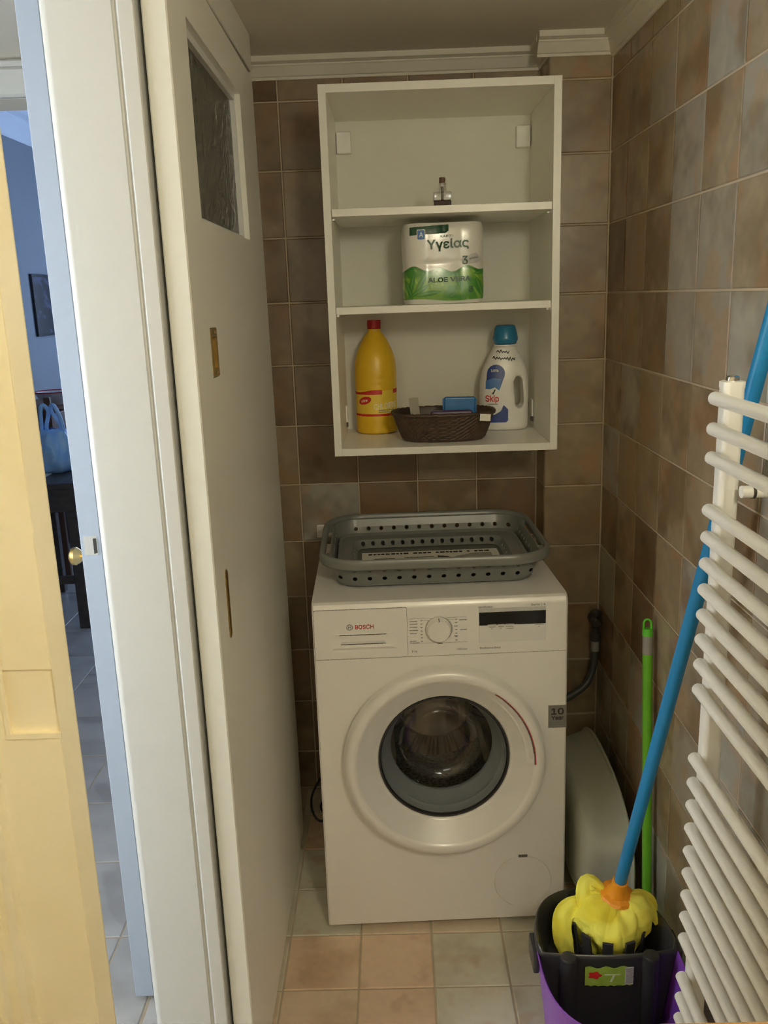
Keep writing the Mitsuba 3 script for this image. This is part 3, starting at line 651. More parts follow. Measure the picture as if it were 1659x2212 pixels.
part(de, 'fine_print', on_det(flat([[DX-.05, DZ+.073], [DX-.022, DZ+.073], [DX-.022, DZ+.076], [DX-.05, DZ+.076]])), 'print_mid', smooth=False)
def scribble(pts, w=.0011):
    out = []
    for a, b in zip(pts[:-1], pts[1:]):
        a, b = np.array(a), np.array(b); d = b-a; n_ = np.array([-d[1], d[0]])/np.linalg.norm(d)*w
        out.append(flat([a+n_, a-n_, b-n_, b+n_]))
    return cat(*out)
hw = []
for x0, z0, n_, st_ in ((-.023, .2165, 5, .0075), (-.034, .199, 9, .0072)):
    pts = []
    for i in range(n_*2): pts.append([DX+x0+i*st_/2, DZ+z0+(rng.uniform(.002, .007) if i % 2 else -rng.uniform(.0, .004))-.012*i/(n_*4)])
    hw.append(scribble(pts))
hw = [cat(*[h for h in hw])]
part(de, 'handwriting', on_det(hw[0], .0010) if len(hw[0].faces) >= 600 else (lambda m: on_det(trimesh.util.concatenate([m]*1), .0010))(hw[0]), 'print_black', smooth=False, label='black handwritten marker note')
# wicker basket and what lies in it
wk = thing('wicker_basket', 'small dark brown woven basket in front of the bottles on the bottom shelf', 'basket')
KX, KY, KZ = .335, .418, CZ+t+.0004
n = 220; rows = 30; rings = []
for j in range(rows):
    u = j/(rows-1); hx = .106+.028*u**.8; hy = .070+.020*u**.8
    if u < .08: hx -= .004*(1-u/.08); hy -= .004*(1-u/.08)
    o = sup(hx, hy, 2.6, n); k_ = np.arange(n)
    nn = o/np.linalg.norm(o, axis=1, keepdims=True)
    o = o+nn*(.0013*np.sign(np.sin(k_*2*pi/n*44+pi*(j//2 % 2)))*np.abs(np.sin(pi*(j % 2+.5)/2)))[:, None]
    rings.append(ring3(o, KZ+.072*u))
inner = [ring3(sup(.106+.028*u**.8-.005, .070+.020*u**.8-.005, 2.6, n), KZ+.004+.068*u) for u in np.linspace(1, 0, 6)]
part(wk, 'body', xf(loft(rings+inner), None, (KX, KY, 0)), 'wicker', smooth=30)
rimp = ring3(sup(.134, .090, 2.6, 120), KZ+.072); rimp[:, 2] += .0012*np.sin(np.arange(120)*2*pi/120*40)
rp = np.vstack([rimp, rimp[:2]]); 
part(wk, 'rim', xf(tube(rp, .0048, 8, caps=False), None, (KX, KY, 0)), 'wicker', smooth=True, label='braided rim')
single('gray_card', xf(box(-.012, .012, -.0008, .0008, -.022, .024), Ry(-.10)@Rx(.10), (.258, .350, 1.276)), 'card_gray', 'small grey card tucked upright into the left of the woven basket', 'card')
bp = thing('blue_packet', 'bright blue packet sticking out of the woven basket', 'packet')
part(bp, 'pouch', xf(rbox(-.041, .041, -.009, .009, -.05, .034, .005), Ry(.015), (.378, .405, 1.259)), 'pack_blue')
for s in (-1, 1): part(bp, 'crimp', xf(box(s*.0385-.003, s*.0385+.003, -.002, .002, -.045, .030, .0005), Ry(.015), (.378+s*.003, .405, 1.259)), 'pack_blue')
single('purple_pouch', rbox(.30, .41, .362, .390, KZ+.012, 1.262, .008), 'pack_purple', 'dark purple pouch lying below the blue packet in the woven basket', 'pouch')
single('price_tag', xf(box(-.0135, .0135, -.0006, .0006, -.009, .009), Ry(.08), (.437, .326, 1.247)), 'card_white', 'small white tag on the right rim of the woven basket', 'tag')

# ================================================================== washing machine
WR, WP = .0312, .022
WM = Rz(WR)@Rx(-WP)
def WX(m): return xf(m, WM, (0.0, -.001, .002))
wm = thing('washing_machine', 'white front loading washing machine standing under the wall cabinet', 'washing machine')
WW, WH, WD = .598, .866, .555
DCX, DCZ = .3005, .4690
prof2 = [[0, .014], [0, WH-.020], [.002, WH-.012], [.006, WH-.005], [.013, WH-.001], [.022, WH], [WD-.004, WH], [WD, WH-.004], [WD, .014]]
rings = [[[x, y, z] for y, z in prof2] for x in (0, WW)]
bod = hull(np.array([[x+(.004 if i == 0 else 0)*s, y, z] for x, s in ((0, 1), (WW, -1)) for i in (0, 1) for y, z in [(p[0]+(0 if i == 0 else .004*(p[0] < .02)), p[1]) for p in prof2]]))
cav = xf(lathe([(0, -.1), (.172, -.1), (.172, .30), (0, .30)], 96), Rx(-pi/2), (DCX, 0, DCZ))
cav = hull([[DCX+.172*cos(a), y, DCZ+.172*sin(a)] for a in np.linspace(0, 2*pi, 96, endpoint=False) for y in (-.05, .33)])
part(wm, 'body', WX(sub(bod, cav)), 'appliance', smooth=22)
for x in (.05, .52):
    for y in (.06, .47): part(wm, 'foot', WX(xf(lathe([(0, -.006), (.02, -.006), (.02, 0), (.009, .003), (.009, .014), (0, .014)], 20), None, (x, y, .004))), 'black_matte')
# control panel: seam line, drawer, dial, display
def bar(x0, x1, z0, z1, y=-.0008, th=.0009): return box(x0, x1, y, y+th, z0, z1)
part(wm, 'panel_seam', WX(bar(.002, .596, .7275, .7287)), 'seam_soft')
def outline(hx, hz, r, w, cx, cz, y=-.0009):
    a = rrect(hx, hz, r); b = rrect(hx-w, hz-w, r-w*.5)
    m = T2M(prism(a, 0, .0012))-T2M(prism(b, -.01, .01))
    return xf(M2T(m), FRONT, (cx, y+.0012, cz))
dr_ = part(wm, 'detergent_drawer', WX(sub(xf(prism(rrect(.1085, .0600, .005), 0, .004), FRONT, (.112, .0018, .7900)), box(.062, .172, -.02, .02, .764, .789))), 'appliance', smooth=25)
part(dr_, 'gap', WX(outline(.1092, .0607, .005, .0013, .112, .7900, -.0006)), 'seam_dark')
part(dr_, 'grip_recess', WX(cat(box(.062, .172, .0012, .0018, .764, .789), box(.066, .168, -.0018, .0, .7665, .771))), 'appliance_gray')
part(dr_, 'grip_shadow_gap', WX(cat(box(.062, .172, -.0012, .0014, .7865, .789), box(.064, .170, -.0012, .0014, .7640, .7655))), 'seam_dark')
part(dr_, 'grip_lip', WX(hull([[.042, -.0022, .752], [.196, -.0022, .752], [.060, -.0022, .763], [.178, -.0022, .763], [.050, -.006, .758], [.186, -.006, .758]])), 'appliance')
part(dr_, 'grip_lip', WX(hull([[.042, -.0022, .792], [.196, -.0022, .793], [.060, -.0022, .789], [.178, -.0022, .789], [.062, -.0045, .790], [.176, -.0045, .790]])), 'appliance')
part(dr_, 'lettering', WX(front_text('BOSCH', .0098, .121, -.0023, .8075, True, w=.043)), 'print_red', smooth=False, label='red brand lettering')
lg = M2T(T2M(prism([[.0075*cos(a), .0075*sin(a)] for a in np.linspace(0, 2*pi, 32, endpoint=False)], 0, .0006))-T2M(prism([[.0058*cos(a), .0058*sin(a)] for a in np.linspace(0, 2*pi, 32, endpoint=False)], -.01, .01)))
part(dr_, 'emblem', WX(xf(cat(lg, prism([[-.0035, -.004], [-.0020, -.004], [-.0020, .004], [-.0035, .004]], 0, .0006), prism([[.0020, -.004], [.0035, -.004], [.0035, .004], [.0020, .004]], 0, .0006), prism([[-.0022, -.0007], [.0022, -.0007], [.0022, .0007], [-.0022, .0007]], 0, .0006)), FRONT, (.0865, -.0022, .8075))), 'print_gray', smooth=False, label='round grey emblem')
kx, kz = .2945, .7935
dl = part(wm, 'dial', WX(xf(lathe([(0, .017), (.0245, .017), (.0262, .0155), (.0275, .010), (.0300, .003), (.0305, 0), (0, 0)], 64), FRONT, (kx, -.0002, kz))), 'appliance', smooth=25, label='round programme dial')
part(dl, 'ring', WX(xf(lathe([(.0303, 0), (.0320, 0), (.0320, .0018), (.0303, .0018)], 64, close=True), FRONT, (kx, -.0002, kz))), 'chrome')
part(dl, 'pointer', WX(box(kx-.0009, kx+.0009, -.0175, -.010, kz+.0235, kz+.0298)), 'seam_dark')
ticks = []
for i, zz in enumerate(np.linspace(.8165, .765, 7)):
    ticks += [bar(kx-.0425, kx-.0375, zz-.0009, zz+.0009), bar(kx+.0385, kx+.0435, zz-.0009, zz+.0009)]
for zz in (.815, .8085, .801, .793, .785): ticks += [bar(kx-.068, kx-.0515+rng.uniform(-.002, .003), zz-.0010, zz+.0006)]
ticks += [bar(kx-.068, kx-.052, .7655, .767), bar(kx-.068, kx-.046, .7615, .763), bar(kx-.004, kx+.009, .757, .7590), bar(kx+.048, kx+.066, .8135, .8155), bar(kx+.050, kx+.066, .7895, .791), bar(kx+.036, kx+.045, .799, .8005), bar(kx+.036, kx+.045, .775, .7765)]
ticks += [bar(kx-.068, kx+.066, .8215, .8219), bar(kx-.068, kx+.066, .7600, .7604), bar(kx-.036, kx-.020, .8160, .8163), bar(kx+.018, kx+.036, .8160, .8163)]
part(wm, 'dial_print', WX(cat(*ticks)), 'print_gray', smooth=False)
def wtext(s, h, x, z, w=None, mat='print_gray', b=False): part(wm, 'lettering', WX(front_text(s, h, x, -.0006, z, b, w)), mat, smooth=False)
wtext('VarioPerfect', .0045, .404, .8435, .034); wtext('Serie | 4', .005, .528, .8450, .034)
wtext('EcoSilence Drive', .0045, .415, .7425, .048); wtext('1200 rpm', .0048, .349, .7425, .026); wtext('8 kg', .0048, .2365, .7410, .012)
dp = part(wm, 'display', WX(xf(prism(rrect(.0785, .0415, .001), 0, .0006), FRONT, (.4675, -.0002, .7985))), 'badge_gray', smooth=False)
part(dp, 'screen', WX(bar(.3895, .5455, .7985, .8305, -.0016, .0010)), 'black_gloss', smooth=False, label='black display window')
part(dp, 'key_strip', WX(bar(.3895, .5455, .7575, .7975, -.0013, .0006)), 'appliance_ring', smooth=False)
part(dp, 'key_label', WX(cat(*[bar(a, b, z, z+.0015, -.0022, .0008) for a, b, z in ((.412, .428, .7935), (.434, .448, .7935), (.4515, .470, .7935), (.520, .540, .7955), (.417, .421, .789), (.438, .442, .789), (.453, .469, .7885), (.528, .532, .7905))])), 'print_mid', smooth=False)
for a, b in ((.409, .4305), (.4325, .4495), (.4510, .4715)): part(dp, 'key', WX(bar(a, b, .797, .8005, -.0024, .0012)), 'badge_gray', smooth=False)
# porthole door
def L(pr_, n=128): return WX(xf(lathe(pr_, n), FRONT, (DCX, 0, DCZ)))
do = part(wm, 'door', L([(.168, -.004), (.2290, -.004), (.2300, .017), (.2410, .0190), (.2425, .024), (.2420, .031), (.2385, .042), (.233, .0480), (.2255, .0505), (.2185, .0505), (.2130, .0480), (.2100, .0445), (.1650, .0120), (.1600, .0090), (.1575, .0040), (.1575, -.004), (.168, -.004)]), 'appliance', smooth=35, label='round porthole door')
part(do, 'inner_ring', L([(.2102, .0452), (.1655, .0127), (.1652, .0120), (.2102, .0445)]), 'appliance_ring', smooth=True)
part(do, 'trim_ring', L([(.1578, .010), (.1578, -.02), (.1510, -.02), (.1525, .006), (.1545, .0095), (.1578, .010)]), 'black_matte', smooth=40)
# recessed grip on the upper right of the ring, with a thin red line
A = np.linspace(math.radians(-2), math.radians(56), 40)
def arcband(r0, r1, h0, h1): return WX(xf(grid_mesh([[[r*cos(a), r*sin(a), h] for a in A] for r, h in ((r0, h0), (r1, h1))]), FRONT, (DCX, 0, DCZ)))
part(do, 'grip', WX(xf(grid_mesh([[[(r+ (0))*cos(a), r*sin(a), h-.012*max(0, sin(pi*i/39))*w] for i, a in enumerate(A)] for r, h, w in ((.1925, .0332, -.2), (.2005, .0390, .3), (.2065, .0434, .5), (.2110, .0475, .1))]), FRONT, (DCX, 0, DCZ))), 'appliance_ring', smooth=True)
part(do, 'grip_shadow', arcband(.2100, .2127, .0458, .0490), 'seam_dark', smooth=True)
part(do, 'grip_line', arcband(.2127, .2146, .0490, .0500), 'print_red', smooth=True, label='thin red line above the grip')
part(do, 'gasket', WX(xf(lathe([(.1515, .002), (.1490, -.012), (.1440, -.020), (.1450, -.026), (.1370, -.045), (.1290, -.060), (.1265, -.066), (.1275, -.074), (.1360, -.082), (.152, -.100), (.1535, .002)], 96), FRONT, (DCX, 0, DCZ))), 'rubber_gray', smooth=40, label='grey rubber door seal')
bowl_i = [(.1508, .001), (.1450, -.010), (.1360, -.024), (.1250, -.042), (.1180, -.060), (.1130, -.078), (.1060, -.090), (.0900, -.0985), (.0750, -.1010), (.0700, -.0985), (.0640, -.0960), (.0400, -.0985), (.0001, -.1000)]
part(do, 'glass_bowl', L(bowl_i, 96), 'thin_glass', smooth=True, label='clear glass bowl of the door')
part(wm, 'drum', L([(.168, -.102), (.168, -.318), (.02, -.326), (.0001, -.326)], 96), 'drum_steel', smooth=40, label='perforated steel drum')
for a in (pi/2, pi/2+2.094, pi/2-2.094):
    w_ = hull([[ (.166-.028*k)*cos(a+s*(.16-.07*k)), (.166-.028*k)*sin(a+s*(.16-.07*k)), h] for k in (0, 1) for s in (-1, 1) for h in (-.12, -.31)])
    part(wm, 'drum_paddle', WX(xf(w_, FRONT, (DCX, 0, DCZ))), 'drum_steel_reflection')
part(wm, 'drum_steel_reflection', L([(.110, -.312), (.100, -.300), (.06, -.296), (.0001, -.296)], 64), 'drum_steel_reflection', smooth=40)  # extra disc whose colour stands for the reflection in the glass bowl
# lint filter flap
A = np.linspace(.35, pi*2+.1-.35*0, 2)
fc = []
for a0, a1 in ((math.radians(-60), math.radians(78)), (math.radians(102), math.radians(250))):
    q = np.linspace(a0, a1, 40)
    fc.append(grid_mesh([[[r*cos(a), r*sin(a), .0005] for a in q] for r in (.0705, .0714)]))
part(wm, 'filter_flap', WX(xf(cat(*fc), FRONT, (.492, -.0002, .116))), pr('seam_faint', (.56, .54, .49), .5), smooth=False, label='round filter flap seam')
part(wm, 'filter_slot', WX(bar(.4815, .5040, .1835, .1905, -.0010, .0011)), 'seam_dark')
sk = part(wm, 'sticker', WX(bar(.5535, .5975, .531, .589, -.0009, .0008)), 'pack_sticker' if 'pack_sticker' in scene else pr('pack_sticker', (.17, .165, .15), .4), smooth=False, label='grey square warranty sticker')
part(sk, 'lettering', WX(front_text('10', .0155, .5755, -.0010, .5735, True, w=.030)), 'print_black', smooth=False)
part(sk, 'lettering', WX(front_text('Year', .0095, .5755, -.0010, .5570, True, w=.029)), 'print_black', smooth=False)
part(sk, 'fine_print', WX(cat(*[bar(.561, .590, z, z+.0022, -.0018, .0008) for z in (.5475, .5415, .536)])), 'print_gray', smooth=False)
cb = single('power_cable', tube(smooth_path([[-.02, .60, .16], [-.055, .50, .13], [-.075, .40, .108], [-.05, .33, .10], [-.03, .40, .06], [-.06, .52, .02], [-.03, .60, .012]], 50), .0035, 8), 'cable_black', 'black cable looped on the floor in the dark gap left of the washing machine', 'cable', smooth=True)

# ================================================================== laundry basket
lb = thing('laundry_basket', 'grey collapsible laundry basket with punched holes on the washing machine', 'laundry basket')
LR = Rz(.030); LO = np.array([.2905, .315, .8695])
def LB(m): return xf(m, LR, LO)
def hole_shell(tiers, rows_, th=.0028):
    """open loft of rounded rectangles with holes punched; tiers: (hx, hy, r, z)"""
    o = [ring3(rrect(hx, hy, r, 10), z) for hx, hy, r, z in tiers]
    i = [ring3(rrect(hx-th, hy-th, max(r-th, .01), 10), z) for hx, hy, r, z in tiers[::-1]]
    m = T2M(grid_mesh(o+i, close_u=True, close_v=True))
    if m.volume() < 0:
        g = grid_mesh(o+i, close_u=True, close_v=True); g.faces = g.faces[:, ::-1]; m = T2M(g)
    drills = []
    for z, n_, nx, off, hy, hx, r in rows_:
        for k_ in range(n_):
            x = (k_-(n_-1)/2)*nx+off
            for s in (-1, 1): drills.append(manifold3d.Manifold.hull_points(np.array([[x+r*cos(a), s*hy+d, z+r*sin(a)] for d in (-.04, .04) for a in np.linspace(0, 2*pi, 14)[:-1]])))
        for k_ in range(-5, 6):
            y = k_*.034
            if abs(y) > hy-.04: continue
            for s in (-1, 1): drills.append(manifold3d.Manifold.hull_points(np.array([[s*hx+d, y+r*cos(a), z+r*sin(a)] for d in (-.03, .03) for a in np.linspace(0, 2*pi, 14)[:-1]])))
    return M2T(m-manifold3d.Manifold.batch_boolean(drills, manifold3d.OpType.Add))
outer = hole_shell([(.244, .174, .06, .002), (.247, .178, .06, .008), (.252, .188, .062, .030), (.257, .200, .064, .052), (.260, .206, .066, .072)],
                   [(.0465, 13, .036, .018, .197, .256, .0056), (.0215, 14, .036, 0, .185, .250, .0056)])
part(lb, 'outer_wall', LB(outer), 'basket_plastic', smooth=30)
rim_o = rrect(.286, .232, .105, 16)
P = np.vstack([ring3(rim_o, .066), ring3(rim_o, .066)[:2]])
# rim: a rolled lip, lowered flange on the long sides and free handle loops at the short ends
lip = [np.column_stack([rim_o*s, np.full(len(rim_o), z)]) for s, z in ((.945, .068), (.950, .075), (.962, .081), (.977, .0825), (.992, .079), (1.0, .071), (.998, .060), (.990, .056), (.970, .057), (.952, .062))]
part(lb, 'rim', LB(grid_mesh(lip, close_u=True, close_v=True)), 'basket_plastic', smooth=True, label='rolled rim with handle loops at both ends')
for s in (-1, 1):
    part(lb, 'flange', LB(hull([[x, s*y, z] for x in (-.215, .215) for y in (.203, .226) for z in (.068, .071)])), 'basket_plastic', smooth=False)
for s in (-1, 1):
    for q in (-1, 1): part(lb, 'handle_side', LB(hull([[s*.255, q*y, z] for y in (.115, .17) for z in (.060, .071)]+[[s*.276, q*y, z] for y in (.125, .16) for z in (.060, .071)])), 'basket_plastic', smooth=False)
inn = hole_shell([(.196, .122, .035, .010), (.205, .134, .037, .022), (.2100, .140, .038, .030), (.222, .150, .04, .0315), (.238, .172, .045, .0325), (.243, .180, .05, .038)],
                 [(.0205, 14, .0275, 0, .134, .205, .0056)])
part(lb, 'inner_wall', LB(inn), 'basket_plastic', smooth=30)
part(lb, 'base', LB(loft([ring3(rrect(.200, .126, .035, 10), z) for z in (.004, .0075)])), 'basket_plastic_dark', smooth=30)
part(lb, 'base_lip', LB(loft([ring3(rrect(.245, .175, .06, 10), z) for z in (.0006, .003)])), 'basket_plastic_dark', smooth=30)
lf_ = thing('leaflet', 'printed paper leaflet lying in the grey laundry basket', 'leaflet')
part(lf_, 'sheet', LB(box(-.182, .185, -.090, .078, .0079, .0086)), 'paper', smooth=False)
pb_ = []
def lbar(x0, x1, y0, y1): pb_.append(box(x0, x1, y0, y1, .0086, .0090))
x = -.165
while x < .16:
    w_ = rng.uniform(.006, .013); lbar(x, min(x+w_, .165), .054, .066); x += w_+.003+(rng.random() < .2)*.01
for a, b, y in ((-.150, -.095, .015), (-.07, .01, .02), (-.07, .02, .010), (-.150, -.08, -.02), (-.07, .0, -.03)): lbar(a, b, y, y+.004)
part(lf_, 'print', LB(cat(*pb_)), 'print_black', smooth=False)
part(lf_, 'picture', LB(cat(xf(prism([[.03, -.02], [.165, -.02], [.165, .045], [.12, .045], [.07, .02]], .0086, .0089)))), 'print_mid', smooth=False)
part(lf_, 'picture', LB(prism([[.02, .0], [.055, .0], [.05, .02], [.02, .03]], .0089, .0092)), 'print_black', smooth=False)

# ================================================================== tap, hose, tub, broom
tv = thing('water_tap', 'dark metal tap on the pillar right of the washing machine', 'tap')
tx, tz = .771, .618
part(tv, 'rosette', xf(lathe([(0, 0), (.0155, 0), (.0145, .006), (0, .008)], 28), FRONT, (tx, YP-.0005, tz)), 'valve_metal')
part(tv, 'body', xf(lathe([(0, 0), (.011, 0), (.011, .02), (.015, .022), (.015, .045), (.010, .050), (0, .05)], 24), FRONT, (tx, YP-.006, tz)), 'valve_metal')
part(tv, 'spout', xf(lathe([(0, 0), (.010, 0), (.010, -.028), (.0145, -.030), (.0145, -.052), (.010, -.055), (0, -.055)], 24), None, (tx, YP-.038, tz-.004)), 'valve_metal')
hw_ = part(tv, 'handle', xf(lathe([(0, 0), (.006, 0), (.006, .012), (.0150, .014), (.0155, .022), (.011, .026), (0, .026)], 24), None, (tx, YP-.038, tz+.010)), 'valve_metal')
part(tv, 'collar', xf(lathe([(.0095, 0), (.012, 0), (.012, -.03), (.0095, -.03)], 20, close=True), None, (tx, YP-.038, tz-.059)), 'band_gray')
single('inlet_hose', tube(smooth_path([[tx, YP-.038, tz-.06], [tx, YP-.040, tz-.10], [tx-.008, YP-.045, tz-.15], [tx-.03, YP-.055, tz-.19], [tx-.07, YP-.065, tz-.215], [.66, YP-.075, tz-.235], [.625, YP-.08, tz-.25]], 60), .0105, 14), 'hose_gray', 'dark grey hose curving from the tap behind the washing machine', 'hose', smooth=True)
# basin standing on its side: rim plane near the right wall
tu = thing('plastic_basin', 'white oval plastic basin standing on its side between washing machine and wall', 'basin')
ny = 96
def trg(x, hy, hz, cz=.178, cy=.212): 
    o = sup(hy, hz, 2.5, ny); return np.column_stack([np.full(ny, x), cy+o[:, 0], cz+o[:, 1]])
R_ = [trg(.6265, .20, .085), trg(.6275, .225, .105), trg(.631, .245, .122), trg(.638, .258, .134), trg(.648, .266, .141), trg(.70, .287, .158), trg(.733, .297, .166),
      trg(.735, .304, .1735), trg(.7385, .306, .1750), trg(.7415, .304, .1735), trg(.741, .296, .166), trg(.70, .284, .155), trg(.648, .262, .138), trg(.636, .245, .125), trg(.630, .2, .09)]
bas = loft(R_)
part(tu, 'shell', bas, 'tub_plastic', smooth=35)
# green broom
gr = thing('broom', 'green broom handle with a hanging loop standing against the right wall', 'broom')
g0, g1 = np.array([.765, -.118, .085]), np.array([.765, -.0345, .745]); gd = (g1-g0)/np.linalg.norm(g1-g0)
part(gr, 'handle', tube(np.array([g0+(g1-g0)*s for s in np.linspace(0, 1, 5)]), .0110, 20), 'broom_green', smooth=35)
g2 = g1+gd*.042
part(gr, 'sleeve', tube([g1-gd*.0005, g1+gd*.02, g2], .0112, 20), 'band_gray', smooth=35, label='grey sleeve')
g3 = g2+gd*.017
part(gr, 'cap', tube([g2, g2+gd*.008, g3], [.0118, .0118, .0112], 20), 'broom_cap', smooth=35, label='bright green end cap')
lo = [g3+np.array([s*.0085, 0, 0])+gd*h for s, h in ((-1, -.003), (-1, .008))]+[g3+gd*(.011)+np.array([.0085*cos(a), 0, 0])+gd*.0085*1.2*sin(a) for a in np.linspace(pi, 0, 11)]+[g3+np.array([.0085, 0, 0])+gd*h for h in (.008, -.003)]
part(gr, 'hanging_loop', tube(np.array(lo), .0026, 10), 'broom_cap', smooth=True)
part(gr, 'socket', tube([g0-gd*.02, g0+gd*.05], [.018, .0135], 20), 'broom_cap', smooth=35)
part(gr, 'head', rbox(.745, .782, -.28, .035, .052, .078, .006), 'broom_cap')
part(gr, 'bristles', hull([[x, y, z] for x, y in ((.748, -.275), (.779, -.275), (.748, .03), (.779, .03)) for z in (.0525,)]+[[x, y, .0005] for x, y in ((.744, -.285), (.783, -.285), (.744, .04), (.783, .04))]), 'bristle', kind='stuff')

# ================================================================== bucket with wringer, and the mop in it
bu = thing('mop_bucket', 'purple oval mop bucket with a dark grey wringer insert on the floor', 'bucket')
UX, UY, UZ = .600, -.412, .262; UHX, UHY = .139, .187
def uring(z, sx, sy, e=2.7, n=96, dy=0): return ring3(sup(UHX*sx, UHY*sy, e, n)+[UX, UY+dy], z)
bo = [(.001, .78, .82), (.004, .80, .835), (.05, .845, .87), (.15, .92, .935), (.24, .985, .985), (.250, 1.0, 1.0), (UZ, 1.015, 1.01), (UZ+.003, 1.005, 1.002), (UZ, .985, .987), (.24, .962, .968), (.15, .90, .918), (.05, .822, .85), (.006, .78, .815)]
def dip(m):   # the front of the rim dips a little: pouring side
    return m
part(bu, 'shell', loft([uring(*q) for q in bo]), 'bucket_purple', smooth=35)
part(bu, 'handle_lug', rbox(.4515, .4640, -.40, -.335, .215, .262, .004), 'bucket_gray')
part(bu, 'handle_lug', rbox(.7385, .7510, -.40, -.335, .215, .262, .004), 'bucket_gray')
# insert: collar over the back part, front wall with two rounded buttresses
FWY = -.404
ol = sup(UHX*1.02, UHY*1.015, 2.7, 240)+[UX, UY]
back = ol[ol[:, 1] > FWY+.008]; back = back[np.argsort(np.arctan2(back[:, 1]-UY, back[:, 0]-UX))]
def fy(x): return FWY-.016*(1-((x-UX)/.139)**2)
fx_ = np.linspace(back[-1, 0], back[0, 0], 40)[1:-1]
fxy = np.array([[x, fy(x)] for x in fx_])
ring_xy = np.vstack([back, fxy]); nb = len(back)
cen = np.array([UX, -.32])
def inset(q, d):
    v = q-cen; l = np.linalg.norm(v, axis=1, keepdims=True); return cen+v*(1-d/l)
def col(z_back, z_front, d):
    q = inset(ring_xy, d); z = np.r_[np.full(nb, z_back), np.full(len(fxy), z_front)]
    k = np.interp(z, [0, .05, .15, .24, UZ-.005, UZ+.02], [.75, .80, .86, .92, .97, 1.0]); k = np.where(z < UZ-.003, k, 1.0)
    q = np.column_stack([UX+(q[:, 0]-UX)*k, q[:, 1]]); return np.column_stack([q, z])
ins = [col(UZ-.004, .045, .004), col(UZ+.004, UZ+.0, -.001), col(UZ+.016, UZ+.006, .001), col(UZ+.019, UZ+.0085, .004), col(UZ+.017, UZ+.007, .008), col(UZ-.01, UZ-.02, .012), col(.12, .10, .03), col(.118, .045, .03)]
ins = [np.asarray(q) for q in ins]
part(bu, 'wringer_insert', grid_mesh(ins[:-1], close_u=True), 'bucket_gray', smooth=40, label='dark grey wringer insert')
for s in (-1, 1):
    cxb = UX+s*.082; cyb = fy(cxb)-.002
    part(bu, 'buttress', xf(lathe([(0, .06), (.013, .06), (.0175, .20), (.0175, UZ+.004), (.015, UZ+.008), (0, UZ+.009)], 28), None, (cxb, cyb, 0)), 'bucket_gray', smooth=35)
MX, MY = .622, -.318; 
part(bu, 'wringer_cone', xf(lathe([(.028, .07), (.045, .12), (.066, .20), (.0685, .232), (.0645, .232), (.062, .20), (.042, .125), (.025, .075), (.028, .07)], 48), None, (MX, MY, 0)), 'bucket_gray', smooth=40)
for k_ in range(10):
    a = -pi/2+(k_-.5)*2*pi/10+.05
    q = hull([[r*1., w, z] for r, z in ((.062, .205), (.0680, .205), (.0770, .274), (.0725, .2755)) for w in (-.0105, .0105)])
    m_ = xf(xf(q, Rz(a)), None, (MX, MY, 0)); part(bu, 'wringer_tooth', m_, 'bucket_gray', smooth=20)
part(bu, 'wringer_deck', M2T(T2M(loft([np.column_stack([inset(ring_xy, .012), np.full(len(ring_xy), z)]) for z in (.196, .200)]))-T2M(hull([[MX+.066*cos(a), MY+.066*sin(a), z] for a in np.linspace(0, 2*pi, 40) for z in (.1, .3)]))), 'bucket_gray', smooth=30)
# label on the front wall
lbl = []
def on_front(m, lift=.0008):
    m = m.copy(); v = np.array(m.vertices); d = v[:, 1].copy(); v[:, 1] = [fy(x) for x in v[:, 0]]; 
    zz = np.clip((v[:, 2]-.045)/(UZ-.045), 0, 1)
    v[:, 1] += -lift-.0045+.0045*0+d+.003*(1-zz)*0; m.vertices = v; return m
def fr_(m): return on_front(M2T(T2M(m).refine_to_length(.008)) if len(m.faces) < 300 else m)
X0, X1, Z_0, Z_1 = UX-.050, UX+.046, .207, .250
wav = [[X0, Z_0]]+[[x, Z_0+.0015*sin((x-X0)*400)] for x in np.linspace(X0, X1, 16)][1:]+[[x, Z_1+.0025*sin((x-X0)*190)] for x in np.linspace(X1, X0, 20)]
lk = part(bu, 'label', fr_(flat(wav)), 'label_green', smooth=False, label='green paper label with red badge and barcode')
part(lk, 'badge', fr_(xf(flat([[UX-.031+.012*(1+.18*cos(5*a))*cos(a), .232+.008*(1+.18*cos(5*a))*sin(a)] for a in np.linspace(0, 2*pi, 40)[:-1]]), None, (0, -.0006, 0))), 'label_red', smooth=False)
pr('label_pale', (.55, .62, .40), .5)
part(lk, 'figure', fr_(xf(cat(flat([[UX-.012, .232], [UX+.02, .2315], [UX+.02, .2335], [UX-.012, .2345]]), flat([[UX+.006, .233], [UX+.010, .2335], [UX+.003, .216], [UX-.001, .216]])), None, (0, -.0006, 0))), 'label_pale', smooth=False)
part(lk, 'barcode', fr_(xf(cat(*[flat([[UX+.031, z], [UX+.045, z], [UX+.045, z+.0013], [UX+.031, z+.0013]]) for z in np.arange(.212, .247, .0030)]), None, (0, -.0006, 0))), 'print_gray', smooth=False)
part(lk, 'barcode_field', fr_(xf(flat([[UX+.029, .209], [UX+.046, .209], [UX+.046, .249], [UX+.029, .249]]), None, (0, -.0003, 0))), 'badge_gray', smooth=False)
